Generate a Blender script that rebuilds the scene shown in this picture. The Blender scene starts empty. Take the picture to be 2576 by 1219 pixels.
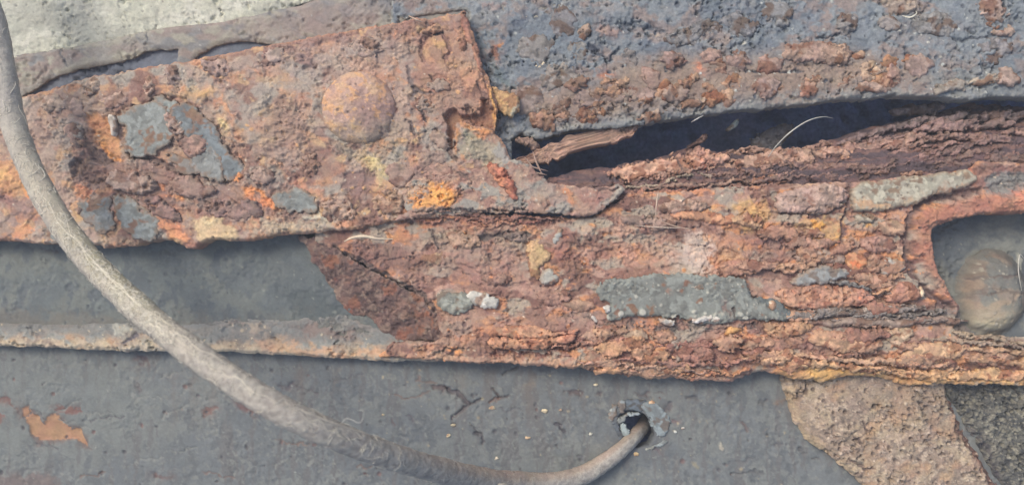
import bpy, math, random
import numpy as np

# ------------------------------------------------------------------ camera, world, sun, exposure
sc = bpy.context.scene
COL = sc.collection
S = 0.48 / 2576.0          # metres per layout unit on the girder face (z = 0)
D = 0.46                   # camera height above the girder face
cam_d = bpy.data.cameras.new("camera"); cam = bpy.data.objects.new("camera", cam_d); COL.objects.link(cam)
cam.location = (0, 0, D); cam.rotation_euler = (0, 0, 0)
cam_d.sensor_width = 36.0
cam_d.angle = 2 * math.atan(0.24 / D)
cam_d.clip_start = 0.01; cam_d.clip_end = 50
cam_d.dof.use_dof = True; cam_d.dof.focus_distance = D - 0.004; cam_d.dof.aperture_fstop = 9.0
sc.camera = cam

SUN = np.array((-0.45, 0.42, 0.80)); SUN = SUN / np.linalg.norm(SUN)
w = bpy.data.worlds.new("World"); sc.world = w; w.use_nodes = True
nt = w.node_tree; nt.nodes.clear()
sky = nt.nodes.new("ShaderNodeTexSky"); sky.sky_type = 'NISHITA'; sky.sun_disc = False
sky.sun_elevation = math.asin(SUN[2]); sky.sun_rotation = math.atan2(SUN[0], SUN[1])
sky.air_density = 1.0; sky.dust_density = 4.0; sky.ozone_density = 1.0
bg = nt.nodes.new("ShaderNodeBackground"); bg.inputs[1].default_value = 0.12
wo = nt.nodes.new("ShaderNodeOutputWorld")
nt.links.new(sky.outputs[0], bg.inputs[0]); nt.links.new(bg.outputs[0], wo.inputs[0])
sl = bpy.data.lights.new("sun", 'SUN'); sl.energy = 1.4; sl.angle = math.radians(20); sl.color = (1.0, 0.93, 0.83)
so = bpy.data.objects.new("sun", sl); COL.objects.link(so); so.location = tuple(SUN * 3)
from mathutils import Vector
so.rotation_euler = Vector(tuple(SUN)).to_track_quat('Z', 'Y').to_euler()
sc.view_settings.view_transform = 'Standard'; sc.view_settings.look = 'None'
sc.view_settings.gamma = 1.0; sc.view_settings.exposure = 0.66
sc.cycles.max_bounces = 6

rng = np.random.default_rng(7); random.seed(7)

# ------------------------------------------------------------------ noise
def h2(ix, iy, seed):
    a = (ix.astype(np.int64) * 374761393 + iy.astype(np.int64) * 668265263 + seed * 1274126177) & 0xFFFFFFFF
    a = ((a ^ (a >> 13)) * 1274126177) & 0xFFFFFFFF
    a = ((a ^ (a >> 16)) * 2246822519) & 0xFFFFFFFF
    return ((a ^ (a >> 15)) & 0xFFFFFF) / float(0xFFFFFF)
def vnoise(x, y, seed=0):
    xi = np.floor(x); yi = np.floor(y); fx = x - xi; fy = y - yi
    ux = fx * fx * fx * (fx * (fx * 6 - 15) + 10); uy = fy * fy * fy * (fy * (fy * 6 - 15) + 10)
    a = h2(xi, yi, seed); b = h2(xi + 1, yi, seed); c = h2(xi, yi + 1, seed); d = h2(xi + 1, yi + 1, seed)
    return a + (b - a) * ux + (c - a) * uy + (a - b - c + d) * ux * uy
def fbm(x, y, seed=0, o=4, g=0.5):
    t = np.zeros_like(x); amp = 1.0; s = 0
    for i in range(o):
        t += amp * vnoise(x * 0.8 + y * 0.6 + i * 17.3, y * 0.8 - x * 0.6 - i * 9.1, seed + i); s += amp; amp *= g; x = x * 2.03; y = y * 2.03
    return t / s
def worley(x, y, seed=0):
    xi = np.floor(x); yi = np.floor(y); f1 = np.full_like(x, 9.0); f2 = np.full_like(x, 9.0); idd = np.zeros_like(x)
    for dx in (-1, 0, 1):
        for dy in (-1, 0, 1):
            cx = xi + dx; cy = yi + dy
            d = np.hypot(cx + h2(cx, cy, seed) - x, cy + h2(cx, cy, seed + 5) - y)
            n = d < f1
            f2 = np.where(n, f1, np.minimum(f2, d)); idd = np.where(n, h2(cx, cy, seed + 9), idd); f1 = np.where(n, d, f1)
    return f1, f2, idd
def ss(a, b, x):
    t = np.clip((x - a) / (b - a), 0, 1); return t * t * (3 - 2 * t)
def lin(r, g, b):
    c = np.array((r, g, b)) / 255.0
    return np.where(c <= 0.04045, c / 12.92, ((c + 0.055) / 1.055) ** 2.4)
def sdf(u, v, poly):
    p = np.asarray(poly, float); n = len(p); d = np.full(u.shape, 1e18); ins = np.zeros(u.shape, bool)
    for i in range(n):
        ax, ay = p[i]; bx, by = p[(i + 1) % n]
        ex, ey = bx - ax, by - ay; wx, wy = u - ax, v - ay
        t = np.clip((wx * ex + wy * ey) / (ex * ex + ey * ey + 1e-12), 0, 1)
        d = np.minimum(d, (wx - ex * t) ** 2 + (wy - ey * t) ** 2)
        if ay != by:
            c = (ay > v) != (by > v)
            ins ^= c & (u < (bx - ax) * (v - ay) / (by - ay) + ax)
    d = np.sqrt(d)
    return np.where(ins, -d, d)
def polyd(u, v, pts):
    d = np.full(u.shape, 1e18)
    for (ax, ay), (bx, by) in zip(pts[:-1], pts[1:]):
        ex, ey = bx - ax, by - ay; wx, wy = u - ax, v - ay
        t = np.clip((wx * ex + wy * ey) / (ex * ex + ey * ey + 1e-12), 0, 1)
        d = np.minimum(d, (wx - ex * t) ** 2 + (wy - ey * t) ** 2)
    return np.sqrt(d)
def smooth_poly(poly, k=3):
    p = np.asarray(poly, float); n = len(p); out = []
    for i in range(n):
        a, b, c, d = p[i - 1], p[i], p[(i + 1) % n], p[(i + 2) % n]
        for j in range(k):
            t = j / k
            out.append(0.5 * ((2 * b) + (c - a) * t + (2 * a - 5 * b + 4 * c - d) * t * t + (3 * b - a - 3 * c + d) * t ** 3))
    return np.array(out)
def XY(u, v, z):
    k = S * (D - z) / D
    return (u - 1288.0) * k, (609.5 - v) * k

# ------------------------------------------------------------------ materials
def material(name, fine=900.0, bump=0.5, var=0.35, rough=0.9, spec=0.25, bdist=0.0006, big=140.0):
    m = bpy.data.materials.new(name); m.use_nodes = True; t = m.node_tree; N = t.nodes; L = t.links
    b = N["Principled BSDF"]; b.inputs["Roughness"].default_value = rough; b.inputs["Specular IOR Level"].default_value = spec
    at = N.new("ShaderNodeAttribute"); at.attribute_name = "Col"
    tc = N.new("ShaderNodeTexCoord")
    n1 = N.new("ShaderNodeTexNoise"); n1.inputs["Scale"].default_value = fine; n1.inputs["Detail"].default_value = 4; n1.inputs["Roughness"].default_value = 0.65
    n2 = N.new("ShaderNodeTexNoise"); n2.inputs["Scale"].default_value = big; n2.inputs["Detail"].default_value = 5
    L.new(tc.outputs["Object"], n1.inputs["Vector"]); L.new(tc.outputs["Object"], n2.inputs["Vector"])
    mr = N.new("ShaderNodeMapRange"); mr.inputs[1].default_value = 0.3; mr.inputs[2].default_value = 0.7
    mr.inputs[3].default_value = 1 - var; mr.inputs[4].default_value = 1 + var
    L.new(n1.outputs["Fac"], mr.inputs[0])
    mr2 = N.new("ShaderNodeMapRange"); mr2.inputs[1].default_value = 0.3; mr2.inputs[2].default_value = 0.7
    mr2.inputs[3].default_value = 1 - var * 0.6; mr2.inputs[4].default_value = 1 + var * 0.6
    L.new(n2.outputs["Fac"], mr2.inputs[0])
    mu = N.new("ShaderNodeMath"); mu.operation = 'MULTIPLY'; L.new(mr.outputs[0], mu.inputs[0]); L.new(mr2.outputs[0], mu.inputs[1])
    hs = N.new("ShaderNodeHueSaturation"); L.new(at.outputs["Color"], hs.inputs["Color"]); L.new(mu.outputs[0], hs.inputs["Value"])
    mr3 = N.new("ShaderNodeMapRange"); mr3.inputs[1].default_value = 0.3; mr3.inputs[2].default_value = 0.7
    mr3.inputs[3].default_value = 0.985; mr3.inputs[4].default_value = 0.515 - 0.5 + 0.5
    mr3.inputs[3].default_value = 0.485; mr3.inputs[4].default_value = 0.515
    L.new(n2.outputs["Color"], mr3.inputs[0]); L.new(mr3.outputs[0], hs.inputs["Hue"])
    L.new(hs.outputs[0], b.inputs["Base Color"])
    bp = N.new("ShaderNodeBump"); bp.inputs["Strength"].default_value = bump; bp.inputs["Distance"].default_value = bdist
    L.new(n1.outputs["Fac"], bp.inputs["Height"]); L.new(bp.outputs[0], b.inputs["Normal"])
    return m
M = {
    'rust': material("rust", 1100, 0.5, 0.16),
    'soft_rust': material("dusty_rust", 900, 0.35, 0.12),
    'paint': material("grey_paint", 800, 0.25, 0.10, 0.75, 0.3),
    'flake': material("old_paint_flake", 900, 0.4, 0.10, 0.8, 0.3),
    'concrete': material("concrete", 1100, 0.35, 0.11, 0.95, 0.15),
    'stone': material("rough_stone", 1100, 0.7, 0.24, 0.95, 0.15),
    'hose': material("dusty_rubber", 1400, 0.6, 0.18, 0.85, 0.25),
    'straw': material("dry_straw", 1500, 0.2, 0.12, 0.7, 0.3),
    'soil': material("dark_soil", 500, 0.6, 0.3, 0.95, 0.1),
}

# ------------------------------------------------------------------ objects
# pale veil mixed into each piece's colour, and the tone of its own material
VEIL_MIX = {'cover_plate': 0.24, 'rivet_head': 0.2, 'web_plate': 0.14, 'painted_plate': 0.24, 'channel_web': 0.24, 'concrete_slab': 0.24, 'stone_block': 0.24, 'hose': 0.24}
GAIN = {'concrete_slab': (0.80, 0.82, 0.81), 'painted_plate': (0.51, 0.54, 0.55), 'channel_web': (0.48, 0.52, 0.522), 'torn_edge': (0.56, 0.57, 0.60), 'web_plate': (0.69, 0.755, 0.785), ('rust_scale', 'web_plate'): (0.80, 0.75, 0.70), ('sealant_flake', 'painted_plate'): (0.50, 0.54, 0.57), 'steel_flange': (0.66, 0.68, 0.68),
    ('paint_flake', 'girder_flange'): (0.62, 0.64, 0.62), 'stone_block': (0.78, 0.74, 0.70), 'aggregate_block': (0.50, 0.52, 0.52), 'hose': (0.72, 0.715, 0.70), 'flange_root': (0.62, 0.60, 0.66), 'bolt_head': (0.76, 0.75, 0.72),
    'bolt_recess': (0.66, 0.70, 0.70), 'ground': (2.6, 2.8, 3.2), 'channel_lip': (0.86, 0.88, 0.90), ('grey_plate', 'girder_flange'): (0.86, 0.87, 0.86), ('paint_patch', 'cover_plate'): (0.68, 0.71, 0.70), 'shaded_recess': (0.75, 0.8, 0.85)}
def tag(o, label=None, cat=None, group=None, kind=None):
    if label: o['label'] = label
    if cat: o['category'] = cat
    if group: o['group'] = group
    if kind: o['kind'] = kind
    return o
def link(name, V, F, C, mat, parent=None, smooth=True, dusty=True):  # dusty stands for the pale veil blended into the colour
    dk = VEIL_MIX.get(name, VEIL_MIX.get(parent.name if parent else '', 0.15))
    if mat == 'rust' and name != 'web_plate' and not (parent is not None and parent.name == 'web_plate'): C = C * np.array((0.91, 0.84, 0.762))
    C = (C * (1 - dk) + VEIL * dk) * np.array(GAIN.get((name, parent.name) if parent else name, GAIN.get(name, (1, 1, 1))))  # pale veil blended into the surface colour
    V = np.asarray(V, float); cen = V.mean(0); cen[2] = V[:, 2].min()
    me = bpy.data.meshes.new(name)
    F = np.asarray(F, np.int32); nf = len(F); k = F.shape[1]
    me.vertices.add(len(V)); me.vertices.foreach_set("co", (V - cen).astype(np.float32).ravel())
    me.loops.add(nf * k); me.loops.foreach_set("vertex_index", F.ravel())
    me.polygons.add(nf); me.polygons.foreach_set("loop_start", np.arange(0, nf * k, k, dtype=np.int32))
    me.update(calc_edges=True)
    if smooth: me.polygons.foreach_set("use_smooth", np.ones(nf, bool))
    ca = me.color_attributes.new("Col", 'FLOAT_COLOR', 'POINT')
    ca.data.foreach_set("color", np.c_[np.clip(C, 0.004, 0.9), np.ones(len(C))].astype(np.float32).ravel())
    me.materials.append(M[mat]); me.validate()
    o = bpy.data.objects.new(name, me); COL.objects.link(o)
    if parent is not None:
        o.parent = parent; o.location = tuple(cen - WL[parent.name])
    else:
        o.location = tuple(cen)
    WL[o.name] = cen
    return o
WL = {}
def root(name, label, cat, loc=(0, 0, 0), group=None):
    o = bpy.data.objects.new(name, None); COL.objects.link(o); o.location = loc; o.empty_display_size = 0.02
    WL[o.name] = np.array(loc, float)
    return tag(o, label, cat, group)

def apply_ops(u, v, col, dz, ops, seed=0):
    """paint patches, dents, cracks and specks (layout units); every op touches its own box only"""
    for i, op in enumerate(ops):
        kind = op[0]
        if kind == 'dots':                      # region polygon, count, radius range, colour, height
            _, poly, n, (r0, r1), c, hh = op
            p = np.asarray(poly); lo = p.min(0); hi = p.max(0); r_ = np.random.default_rng(seed * 31 + i)
            pts = lo + r_.random((n, 2)) * (hi - lo)
            pts = pts[sdf(pts[:, 0], pts[:, 1], poly) < 0]
            for q in pts:
                r = r0 + (r1 - r0) * r_.random() ** 2.2; a = r_.random() * 3.14; e = 0.5 + 0.5 * r_.random()
                s = np.nonzero((np.abs(u - q[0]) < r * 2 + 3) & (np.abs(v - q[1]) < r * 2 + 3))[0]
                if len(s) == 0: continue
                du = u[s] - q[0]; dv = v[s] - q[1]
                d = np.hypot((du * math.cos(a) + dv * math.sin(a)), (dv * math.cos(a) - du * math.sin(a)) / e)
                m = 1 - ss(r * 0.7, r * 1.15, d)
                col[s] = col[s] * (1 - m[:, None]) + lin(*c) * (0.75 + 0.4 * r_.random()) * m[:, None]
                dz[s] += hh * m
            continue
        if kind == 'line':                      # points, width, depth, colour or None
            _, pts, wd, dp, c = op
            p = np.asarray(pts, float); pad = wd * 2 + 14
            s = np.nonzero((u > p[:, 0].min() - pad) & (u < p[:, 0].max() + pad) & (v > p[:, 1].min() - pad) & (v < p[:, 1].max() + pad))[0]
            if len(s) == 0: continue
            uu, vv = u[s], v[s]
            wu = uu + 9 * (fbm(uu / 14, vv / 14, 71 + i, 3) - 0.5) * 2; wv = vv + 9 * (fbm(uu / 14, vv / 14, 171 + i, 3) - 0.5) * 2
            d = polyd(wu, wv, p); ww = wd * (0.35 + 1.3 * fbm(uu / 25, vv / 25, 300 + i, 2))
            m = 1 - ss(ww * 0.4, ww, d)
            dz[s] -= dp * m
            if c is not None:
                col[s] = col[s] * (1 - m[:, None]) + lin(*c) * m[:, None]
            continue
        _, poly, c, feather, op_, hh, warp = op + (0.0, 1.0)[len(op) - 5:] if len(op) < 7 else op
        p = np.asarray(poly, float); pad = feather + 26 * warp
        s = np.nonzero((u > p[:, 0].min() - pad) & (u < p[:, 0].max() + pad) & (v > p[:, 1].min() - pad) & (v < p[:, 1].max() + pad))[0]
        if len(s) == 0: continue
        uu, vv = u[s], v[s]
        wu = uu + warp * (16 * (fbm(uu / 22, vv / 22, 500 + i, 3) - 0.5) * 2 + 5 * (vnoise(uu / 5, vv / 5, 540 + i) - 0.5) * 2)
        wv = vv + warp * (16 * (fbm(uu / 22, vv / 22, 600 + i, 3) - 0.5) * 2 + 5 * (vnoise(uu / 5, vv / 5, 640 + i) - 0.5) * 2)
        d = sdf(wu, wv, p)
        m = (1 - ss(-feather, feather * 0.4, d))
        if warp > 0.65:
            br = fbm(uu / 9, vv / 9, 760 + i, 4)
            halo = 0.45 * (1 - ss(-feather, feather * 2.4, d)) * ss(0.42, 0.62, fbm(uu / 13, vv / 13, 780 + i, 3))
            m = np.maximum(m * ss(0.30, 0.52, br + 0.28 * m), halo)
        if c is not None:
            tone = 0.8 + 0.4 * fbm(uu / 18, vv / 18, 700 + i, 4)
            mm = np.clip(m * op_, 0, 1)[:, None]
            col[s] = col[s] * (1 - mm) + lin(*c) * tone[:, None] * mm
        dz[s] += hh * m

def P(poly, c, feather=8, opacity=1.0, h=0.0, warp=1.0):
    return ('patch', poly, c, feather, opacity, h, warp)
def LN(pts, wd=4, dp=0.0012, c=None): return ('line', pts, wd, dp, c)

def sheet(name, poly, z, colf, mat, parent=None, pitch=2.6, edge=(5, 12), thick=0.006, relief=None, ops=(), holes=(),
          round_=8, drop=0.0008, seed=1, rows=3, rag=1.0, edgecol=None):
    """a plate with real relief, a ragged outline, worn edges and side walls; z may be a number or f(u, v)"""
    zf = z if callable(z) else (lambda u, v: np.full(u.shape, float(z)))
    p = np.asarray(poly, float); lo = p.min(0) - edge[0] - 2 * pitch; hi = p.max(0) + edge[0] + 2 * pitch
    nu = int((hi[0] - lo[0]) / pitch) + 2; nv = int((hi[1] - lo[1]) / pitch) + 2
    gu, gv = np.meshgrid(lo[0] + np.arange(nu) * pitch, lo[1] + np.arange(nv) * pitch)
    u = gu.ravel(); v = gv.ravel()
    def field(u, v):
        a, sc_ = edge
        wu = u + a * 2 * (fbm(u / sc_, v / sc_, seed + 40, 3) - 0.5) + a * 1.2 * (fbm(u / (sc_ * 5), v / (sc_ * 5), seed + 44, 2) - 0.5) * 2
        wv = v + a * 2 * (fbm(u / sc_, v / sc_, seed + 50, 3) - 0.5) + a * 1.2 * (fbm(u / (sc_ * 5), v / (sc_ * 5), seed + 54, 2) - 0.5) * 2
        s = sdf(wu, wv, p)
        for hpoly in holes: s = np.maximum(s, -sdf(wu, wv, hpoly))
        return s
    s = field(u, v); G = s.reshape(nv, nu)
    c = 0.25 * (G[:-1, :-1] + G[1:, :-1] + G[:-1, 1:] + G[1:, 1:]); keep = c < 0
    idx = np.arange(nu * nv).reshape(nv, nu)
    a = idx[:-1, :-1][keep]; b = idx[:-1, 1:][keep]; cc = idx[1:, 1:][keep]; d = idx[1:, :-1][keep]
    F = np.c_[a, d, cc, b]
    used = np.zeros(nu * nv, bool); used[F.ravel()] = True
    new = np.cumsum(used) - 1; F = new[F]; u = u[used].copy(); v = v[used].copy(); s = s[used]
    e0 = F.ravel(); e1 = np.roll(F, -1, 1).ravel(); n = len(u)
    key = e0.astype(np.int64) * n + e1; rev = e1.astype(np.int64) * n + e0
    bd = ~np.isin(key, rev); ba, bb = e0[bd], e1[bd]
    bv = np.unique(np.r_[ba, bb])
    gy, gx = np.gradient(G, pitch); gx = gx.ravel()[used][bv]; gy = gy.ravel()[used][bv]
    gl = np.maximum(np.hypot(gx, gy), 0.3); st = np.clip(-s[bv] / gl, -pitch * 0.75, pitch * 0.75)
    u[bv] += st * gx / gl; v[bv] += st * gy / gl; s[bv] = np.minimum(s[bv], 0)
    col = np.asarray(colf(u, v)); col = np.array(col, float)
    dz = relief(u, v) if relief is not None else np.zeros_like(u)
    apply_ops(u, v, col, dz, ops, seed)
    if edgecol is not None:
        ec, ew, eo = edgecol
        m = (1 - ss(0, ew, -s * (0.6 + 0.8 * fbm(u / 20, v / 20, seed + 5, 3))))[:, None] * eo
        col = col * (1 - m) + lin(*ec) * m
    base = zf(u, v)
    zz = base + dz - drop * (1 - ss(0, round_, -s)) ** 2
    x, y = XY(u, v, base); V = [np.c_[x, y, zz]]; Cs = [col]; Fs = [F]
    # side walls
    mp = np.full(n, -1); mp[bv] = np.arange(len(bv)); prev = bv; off = n
    ou = gx / gl; ov = gy / gl
    for r in range(1, rows + 1):
        f = r / rows
        j = rag * pitch * 1.6 * (fbm(u[bv] / 9 + r * 31, v[bv] / 9 - r * 17, seed + 60, 2) - 0.55) * (1 if r < rows else 0.3)
        uu = u[bv] + ou * j; vv = v[bv] + ov * j; bz = base[bv]
        x, y = XY(uu, vv, bz)
        V.append(np.c_[x, y, zz[bv] - thick * f]); Cs.append(col[bv] * (0.9 + 0.35 * (vnoise(u[bv] / 15, v[bv] * 0 + r * 3.7, seed + 61)[:, None] - 0.5)))
        cur = off + np.arange(len(bv)); pa = prev[mp[ba]]; pb = prev[mp[bb]]
        Fs.append(np.c_[pb, pa, cur[mp[ba]], cur[mp[bb]]]); prev = cur; off += len(bv)
    return link(name, np.vstack(V), np.vstack(Fs), np.vstack(Cs), mat, parent)

def mixpal(u, v, seed, pal):
    """pal: first colour, then (colour, scale_u, scale_v, threshold, softness)"""
    c = np.tile(lin(*pal[0]), (len(u), 1)); 
    for i, (k, su, sv, th, so_) in enumerate(pal[1:]):
        wu = u + 12 * (vnoise(u / 16, v / 16, seed + 90 + i) - 0.5); wv = v + 12 * (vnoise(u / 16, v / 16, seed + 95 + i) - 0.5)
        m = ss(th - so_, th + so_, fbm(wu / su, wv / sv, seed + 100 + 7 * i, 4))[:, None]
        c = c * (1 - m) + lin(*k) * m
    g = 0.86 + 0.28 * fbm(u / 7, v / 7, seed + 150, 3)
    return c * g[:, None]
def rust_relief(seed, a=0.0016, su=70, sv=45, steps=5, grain=0.0004, cell=0.0, cs=30, pits=1.0):
    def f(u, v):
        wu = u + 26 * (fbm(u / 34, v / 34, seed + 1, 4) - 0.5); wv = v + 26 * (fbm(u / 34, v / 34, seed + 2, 4) - 0.5)
        n = fbm(wu / su, wv / sv, seed + 3, 5) * steps
        k = np.floor(n); fr = n - k
        z = a * ((k + ss(0.86, 0.97, fr)) / steps - 0.5) * 2
        calm = 0.25 + 1.3 * ss(0.42, 0.64, fbm(u / 75, v / 60, seed + 11, 3))
        z = z + calm * (grain * (fbm(u / 6, v / 6, seed + 4, 3) - 0.5) * 2 + grain * 1.3 * (fbm(u / 18, v / 18, seed + 6, 3) - 0.5) * 2)
        z = z - pits * calm * grain * 2.2 * ss(0.62, 0.72, fbm(u / 11, v / 9, seed + 12, 3))
        if grain >= 0.0005:                              # small brittle scales with sharp lips
            su_ = su / max(su, sv); sv_ = sv / max(su, sv)
            f1, f2, idd = worley((u + 10 * (fbm(u / 9, v / 9, seed + 13, 2) - 0.5)) / (26 * su_), (v + 10 * (fbm(u / 9, v / 9, seed + 14, 2) - 0.5)) / (26 * sv_), seed + 15)
            z = z + grain * 1.5 * (idd - 0.5) * ss(0.02, 0.10, f2 - f1) * ss(0.4, 0.7, idd) * calm
        if cell:
            f1, f2, idd = worley(wu / cs, wv / cs, seed + 8)
            z = z + cell * (ss(0.0, 0.25, f2 - f1) * (0.4 + 0.6 * idd) - 0.5)
        return z
    return f

def ell(cx, cy, rx, ry, rot=0, n=14, jit=0.14, seed=0):
    r_ = np.random.default_rng(seed + int(cx) * 13 + int(cy)); out = []
    for i in range(n):
        a = 2 * math.pi * i / n; k = 1 + jit * (r_.random() * 2 - 1)
        x = rx * math.cos(a) * k; y = ry * math.sin(a) * k
        out.append((cx + x * math.cos(rot) - y * math.sin(rot), cy + x * math.sin(rot) + y * math.cos(rot)))
    return out

def flake(name, parent, poly, z, colour, mat='rust', h=0.0016, tilt=(0, 0), pitch=2.4, edge=(5, 11), grain=0.0005, seed=None, label=None,
          ops=(), rim=None, dome=0.0, pal2=None, round_=10, drop=0.0012):
    """a loose scale lying on its plate: irregular slab, tilted, thin at its worn edges"""
    p = np.asarray(poly, float); c0 = p.mean(0); ext = (p.max(0) - p.min(0)).max() / 2
    if seed is None: seed = int(abs(c0[0] * 7 + c0[1] * 13)) % 5000
    zf0 = z if callable(z) else (lambda u, v: np.full(u.shape, float(z)))
    def zf(u, v):
        return zf0(u, v) + h + (tilt[0] * (u - c0[0]) + tilt[1] * (v - c0[1])) * S
    lay_ = rust_relief(seed + 3, 0.0007, 34, 24, 4, grain)
    def rel(u, v):
        r = np.hypot(u - c0[0], v - c0[1]) / ext
        return 0.4 * dome * np.clip(1 - r * r, 0, 1) + (lay_(u, v) if mat == 'rust' else 0.35 * lay_(u, v))
    k2 = pal2 if pal2 else tuple(int(x * 0.84) for x in colour)
    k3 = tuple(min(255, int(x * 1.1 + 4)) for x in colour)
    st_ = (150, 108, 84) if mat == 'flake' and 'paint' in name else (int(colour[0] * 0.78), int(colour[1] * 0.66), int(colour[2] * 0.60))
    colf = lambda u, v: mixpal(u, v, seed, [colour, (k2, 26, 18, 0.53, 0.1), (k3, 14, 12, 0.58, 0.06), (st_, 30, 24, 0.66 if 'layer' in name or 'patch' in name or 'plate' in name else 0.72 if name == 'paint_flake' else 0.60, 0.05)])
    o = sheet(name, smooth_poly(poly, 2), zf, colf, mat, parent, pitch, (edge[0] * 1.35, edge[1] * 0.8) if edge[0] > 2.5 else edge, h + 0.0035, rel, ops, (), round_, drop, seed, 2, 1.0, rim)
    if label: o['label'] = label
    return o

def tube(pts, rad, nseg=10, closed_ends=True):
    """pts (n,3) world, rad scalar or (n,) -> V, F, ring param"""
    pts = np.asarray(pts, float); n = len(pts); rad = np.broadcast_to(np.asarray(rad, float), (n,))
    T = np.gradient(pts, axis=0); T /= np.linalg.norm(T, axis=1)[:, None] + 1e-12
    up = np.array((0.0, 0.0, 1.0)); A = np.cross(T, up); bad = np.linalg.norm(A, axis=1) < 1e-3; A[bad] = (1, 0, 0)
    A /= np.linalg.norm(A, axis=1)[:, None]; B = np.cross(A, T)
    th = np.linspace(0, 2 * math.pi, nseg, endpoint=False)
    V = pts[:, None, :] + rad[:, None, None] * (np.cos(th)[None, :, None] * A[:, None, :] + np.sin(th)[None, :, None] * B[:, None, :])
    i = np.arange(n - 1)[:, None] * nseg; j = np.arange(nseg)[None, :]; j2 = (j + 1) % nseg
    F = np.stack([i + j, i + j2, i + nseg + j2, i + nseg + j], -1).reshape(-1, 4)
    return V, F, th, A, B
def spline(ctrl, n):
    c = np.asarray(ctrl, float); d = np.r_[0, np.cumsum(np.linalg.norm(np.diff(c, axis=0), axis=1))]
    t = np.linspace(0, d[-1], n); out = np.empty((n, c.shape[1]))
    m = np.gradient(c, axis=0) / np.gradient(d)[:, None]
    k = np.clip(np.searchsorted(d, t, side='right') - 1, 0, len(c) - 2); hl = d[k + 1] - d[k]; s = (t - d[k]) / hl
    s2 = s * s; s3 = s2 * s
    return ((2 * s3 - 3 * s2 + 1)[:, None] * c[k] + ((s3 - 2 * s2 + s) * hl)[:, None] * m[k] + (-2 * s3 + 3 * s2)[:, None] * c[k + 1] + ((s3 - s2) * hl)[:, None] * m[k + 1])
def P3(u, v, z):
    x, y = XY(u, v, z); return (x, y, z)

VEIL = lin(96, 104, 120)  # ground: bluish veil tone put into the colour, lifting the gap's darks
# ------------------------------------------------------------------ the ground far below
gnd = sheet("ground", [(-700, -900), (3300, -900), (3300, 2100), (-700, 2100)], -0.075,
            lambda u, v: mixpal(u, v, 3, [(56, 62, 80), ((74, 70, 78), 200, 140, 0.5, 0.12)]), 'soil', None, 16, (2, 40), 0.02,
            rust_relief(5, 0.004, 300, 240, 4, 0.002), seed=3)
tag(gnd, kind='structure')

# ------------------------------------------------------------------ heights of the main pieces (metres)
Z_A, Z_F, Z_WEB, Z_BAND, Z_CON, Z_H, Z_L, Z_STONE = 0.0042, 0.0, -0.0045, -0.008, -0.0105, -0.0095, -0.0115, -0.0085
VEIL = lin(168, 158, 146)      # pale veil tone put into every surface colour
TAN, PINK, PURP, BROWN, ORNG, YEL, CREAM, GREY = (176, 142, 122), (168, 136, 126), (126, 101, 99), (146, 112, 99), (206, 138, 92), (216, 164, 92), (214, 196, 162), (146, 149, 146)

# ------------------------------------------------------------------ concrete slab, upper left
con = sheet("concrete_slab", [(-560, -420), (1050, -420), (800, 0), (640, 50), (560, 70), (380, 90), (200, 128), (0, 162), (-560, 200)], Z_CON,
    lambda u, v: mixpal(u, v, 11, [(212, 211, 192), ((222, 220, 204), 60, 40, 0.52, 0.1), ((192, 193, 178), 10, 9, 0.62, 0.08), ((190, 190, 176), 120, 50, 0.56, 0.12)]),
    'concrete', None, 2.8, (6, 20), 0.012, rust_relief(12, 0.0005, 40, 26, 3, 0.00045),
    [('dots', [(-50, -50), (760, -50), (740, 10), (0, 150), (-50, 150)], 220, (1.5, 4), (158, 160, 152), -0.0004),
     LN([(370, 110), (376, 80), (390, 70)], 4, 0.001, (110, 112, 112))], seed=12)
tag(con, "pale sunlit concrete slab with a pitted surface filling the upper left corner", "concrete slab")

# ------------------------------------------------------------------ dusty flange strip under the concrete
band = sheet("steel_flange", [(-560, 200), (-100, 165), (0, 145), (200, 113), (380, 74), (560, 55), (740, 14), (900, -40), (1150, -420), (1500, -420), (1500, 40), (1300, 60), (1180, 50), (1160, 90), (1000, 150),
    (700, 150), (690, 114), (600, 105), (540, 113), (500, 138), (478, 175), (440, 185), (450, 124), (380, 126), (300, 154), (200, 172), (130, 196), (60, 240), (15, 266), (-560, 320)],
    lambda u, v: Z_BAND + 0.0012 * ss(-60, 60, (v + 0.21 * u - 160)) - 0.001, 
    lambda u, v: mixpal(u, v, 21, [(172, 167, 158), ((166, 150, 142), 160, 60, 0.5, 0.12), ((146, 146, 146), 60, 30, 0.56, 0.1), ((182, 176, 160), 40, 20, 0.6, 0.1)]),
    'soft_rust', None, 3.0, (3, 30), 0.0016, rust_relief(22, 0.0004, 90, 40, 4, 0.0003),
    [P([(560, 60), (760, 10), (1000, -40), (1020, 30), (830, 82), (700, 104), (620, 100)], (170, 150, 142), 40, 0.7, 0, 1),
     P([(800, -60), (1200, -60), (1200, 60), (960, 50)], (124, 128, 134), 60, 0.8, 0, 1),
     LN([(150, 130), (158, 150), (166, 162)], 4, 0.0006, (110, 112, 118)), LN([(370, 80), (372, 104)], 4, 0.0006, (104, 108, 114)),
     ('dots', [(0, 150), (700, 20), (900, 0), (700, 100), (200, 170)], 40, (1.5, 3.5), (206, 204, 196), 0.0002)], round_=14, drop=0.0009, seed=23)
sheet("shaded_recess", [(-560, 280), (0, 200), (130, 176), (300, 138), (440, 108), (600, 92), (700, 96), (760, 180), (-560, 460)], -0.0108, lambda u, v: mixpal(u, v, 25, [(112, 118, 128), ((100, 108, 120), 60, 40, 0.5, 0.1)]), 'soft_rust', band, 5, (2, 20), 0.01, rust_relief(26, 0.0008, 60, 40, 4, 0.0005), seed=26)  # recess floor coloured dark for the shadow above the cover plate
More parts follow.
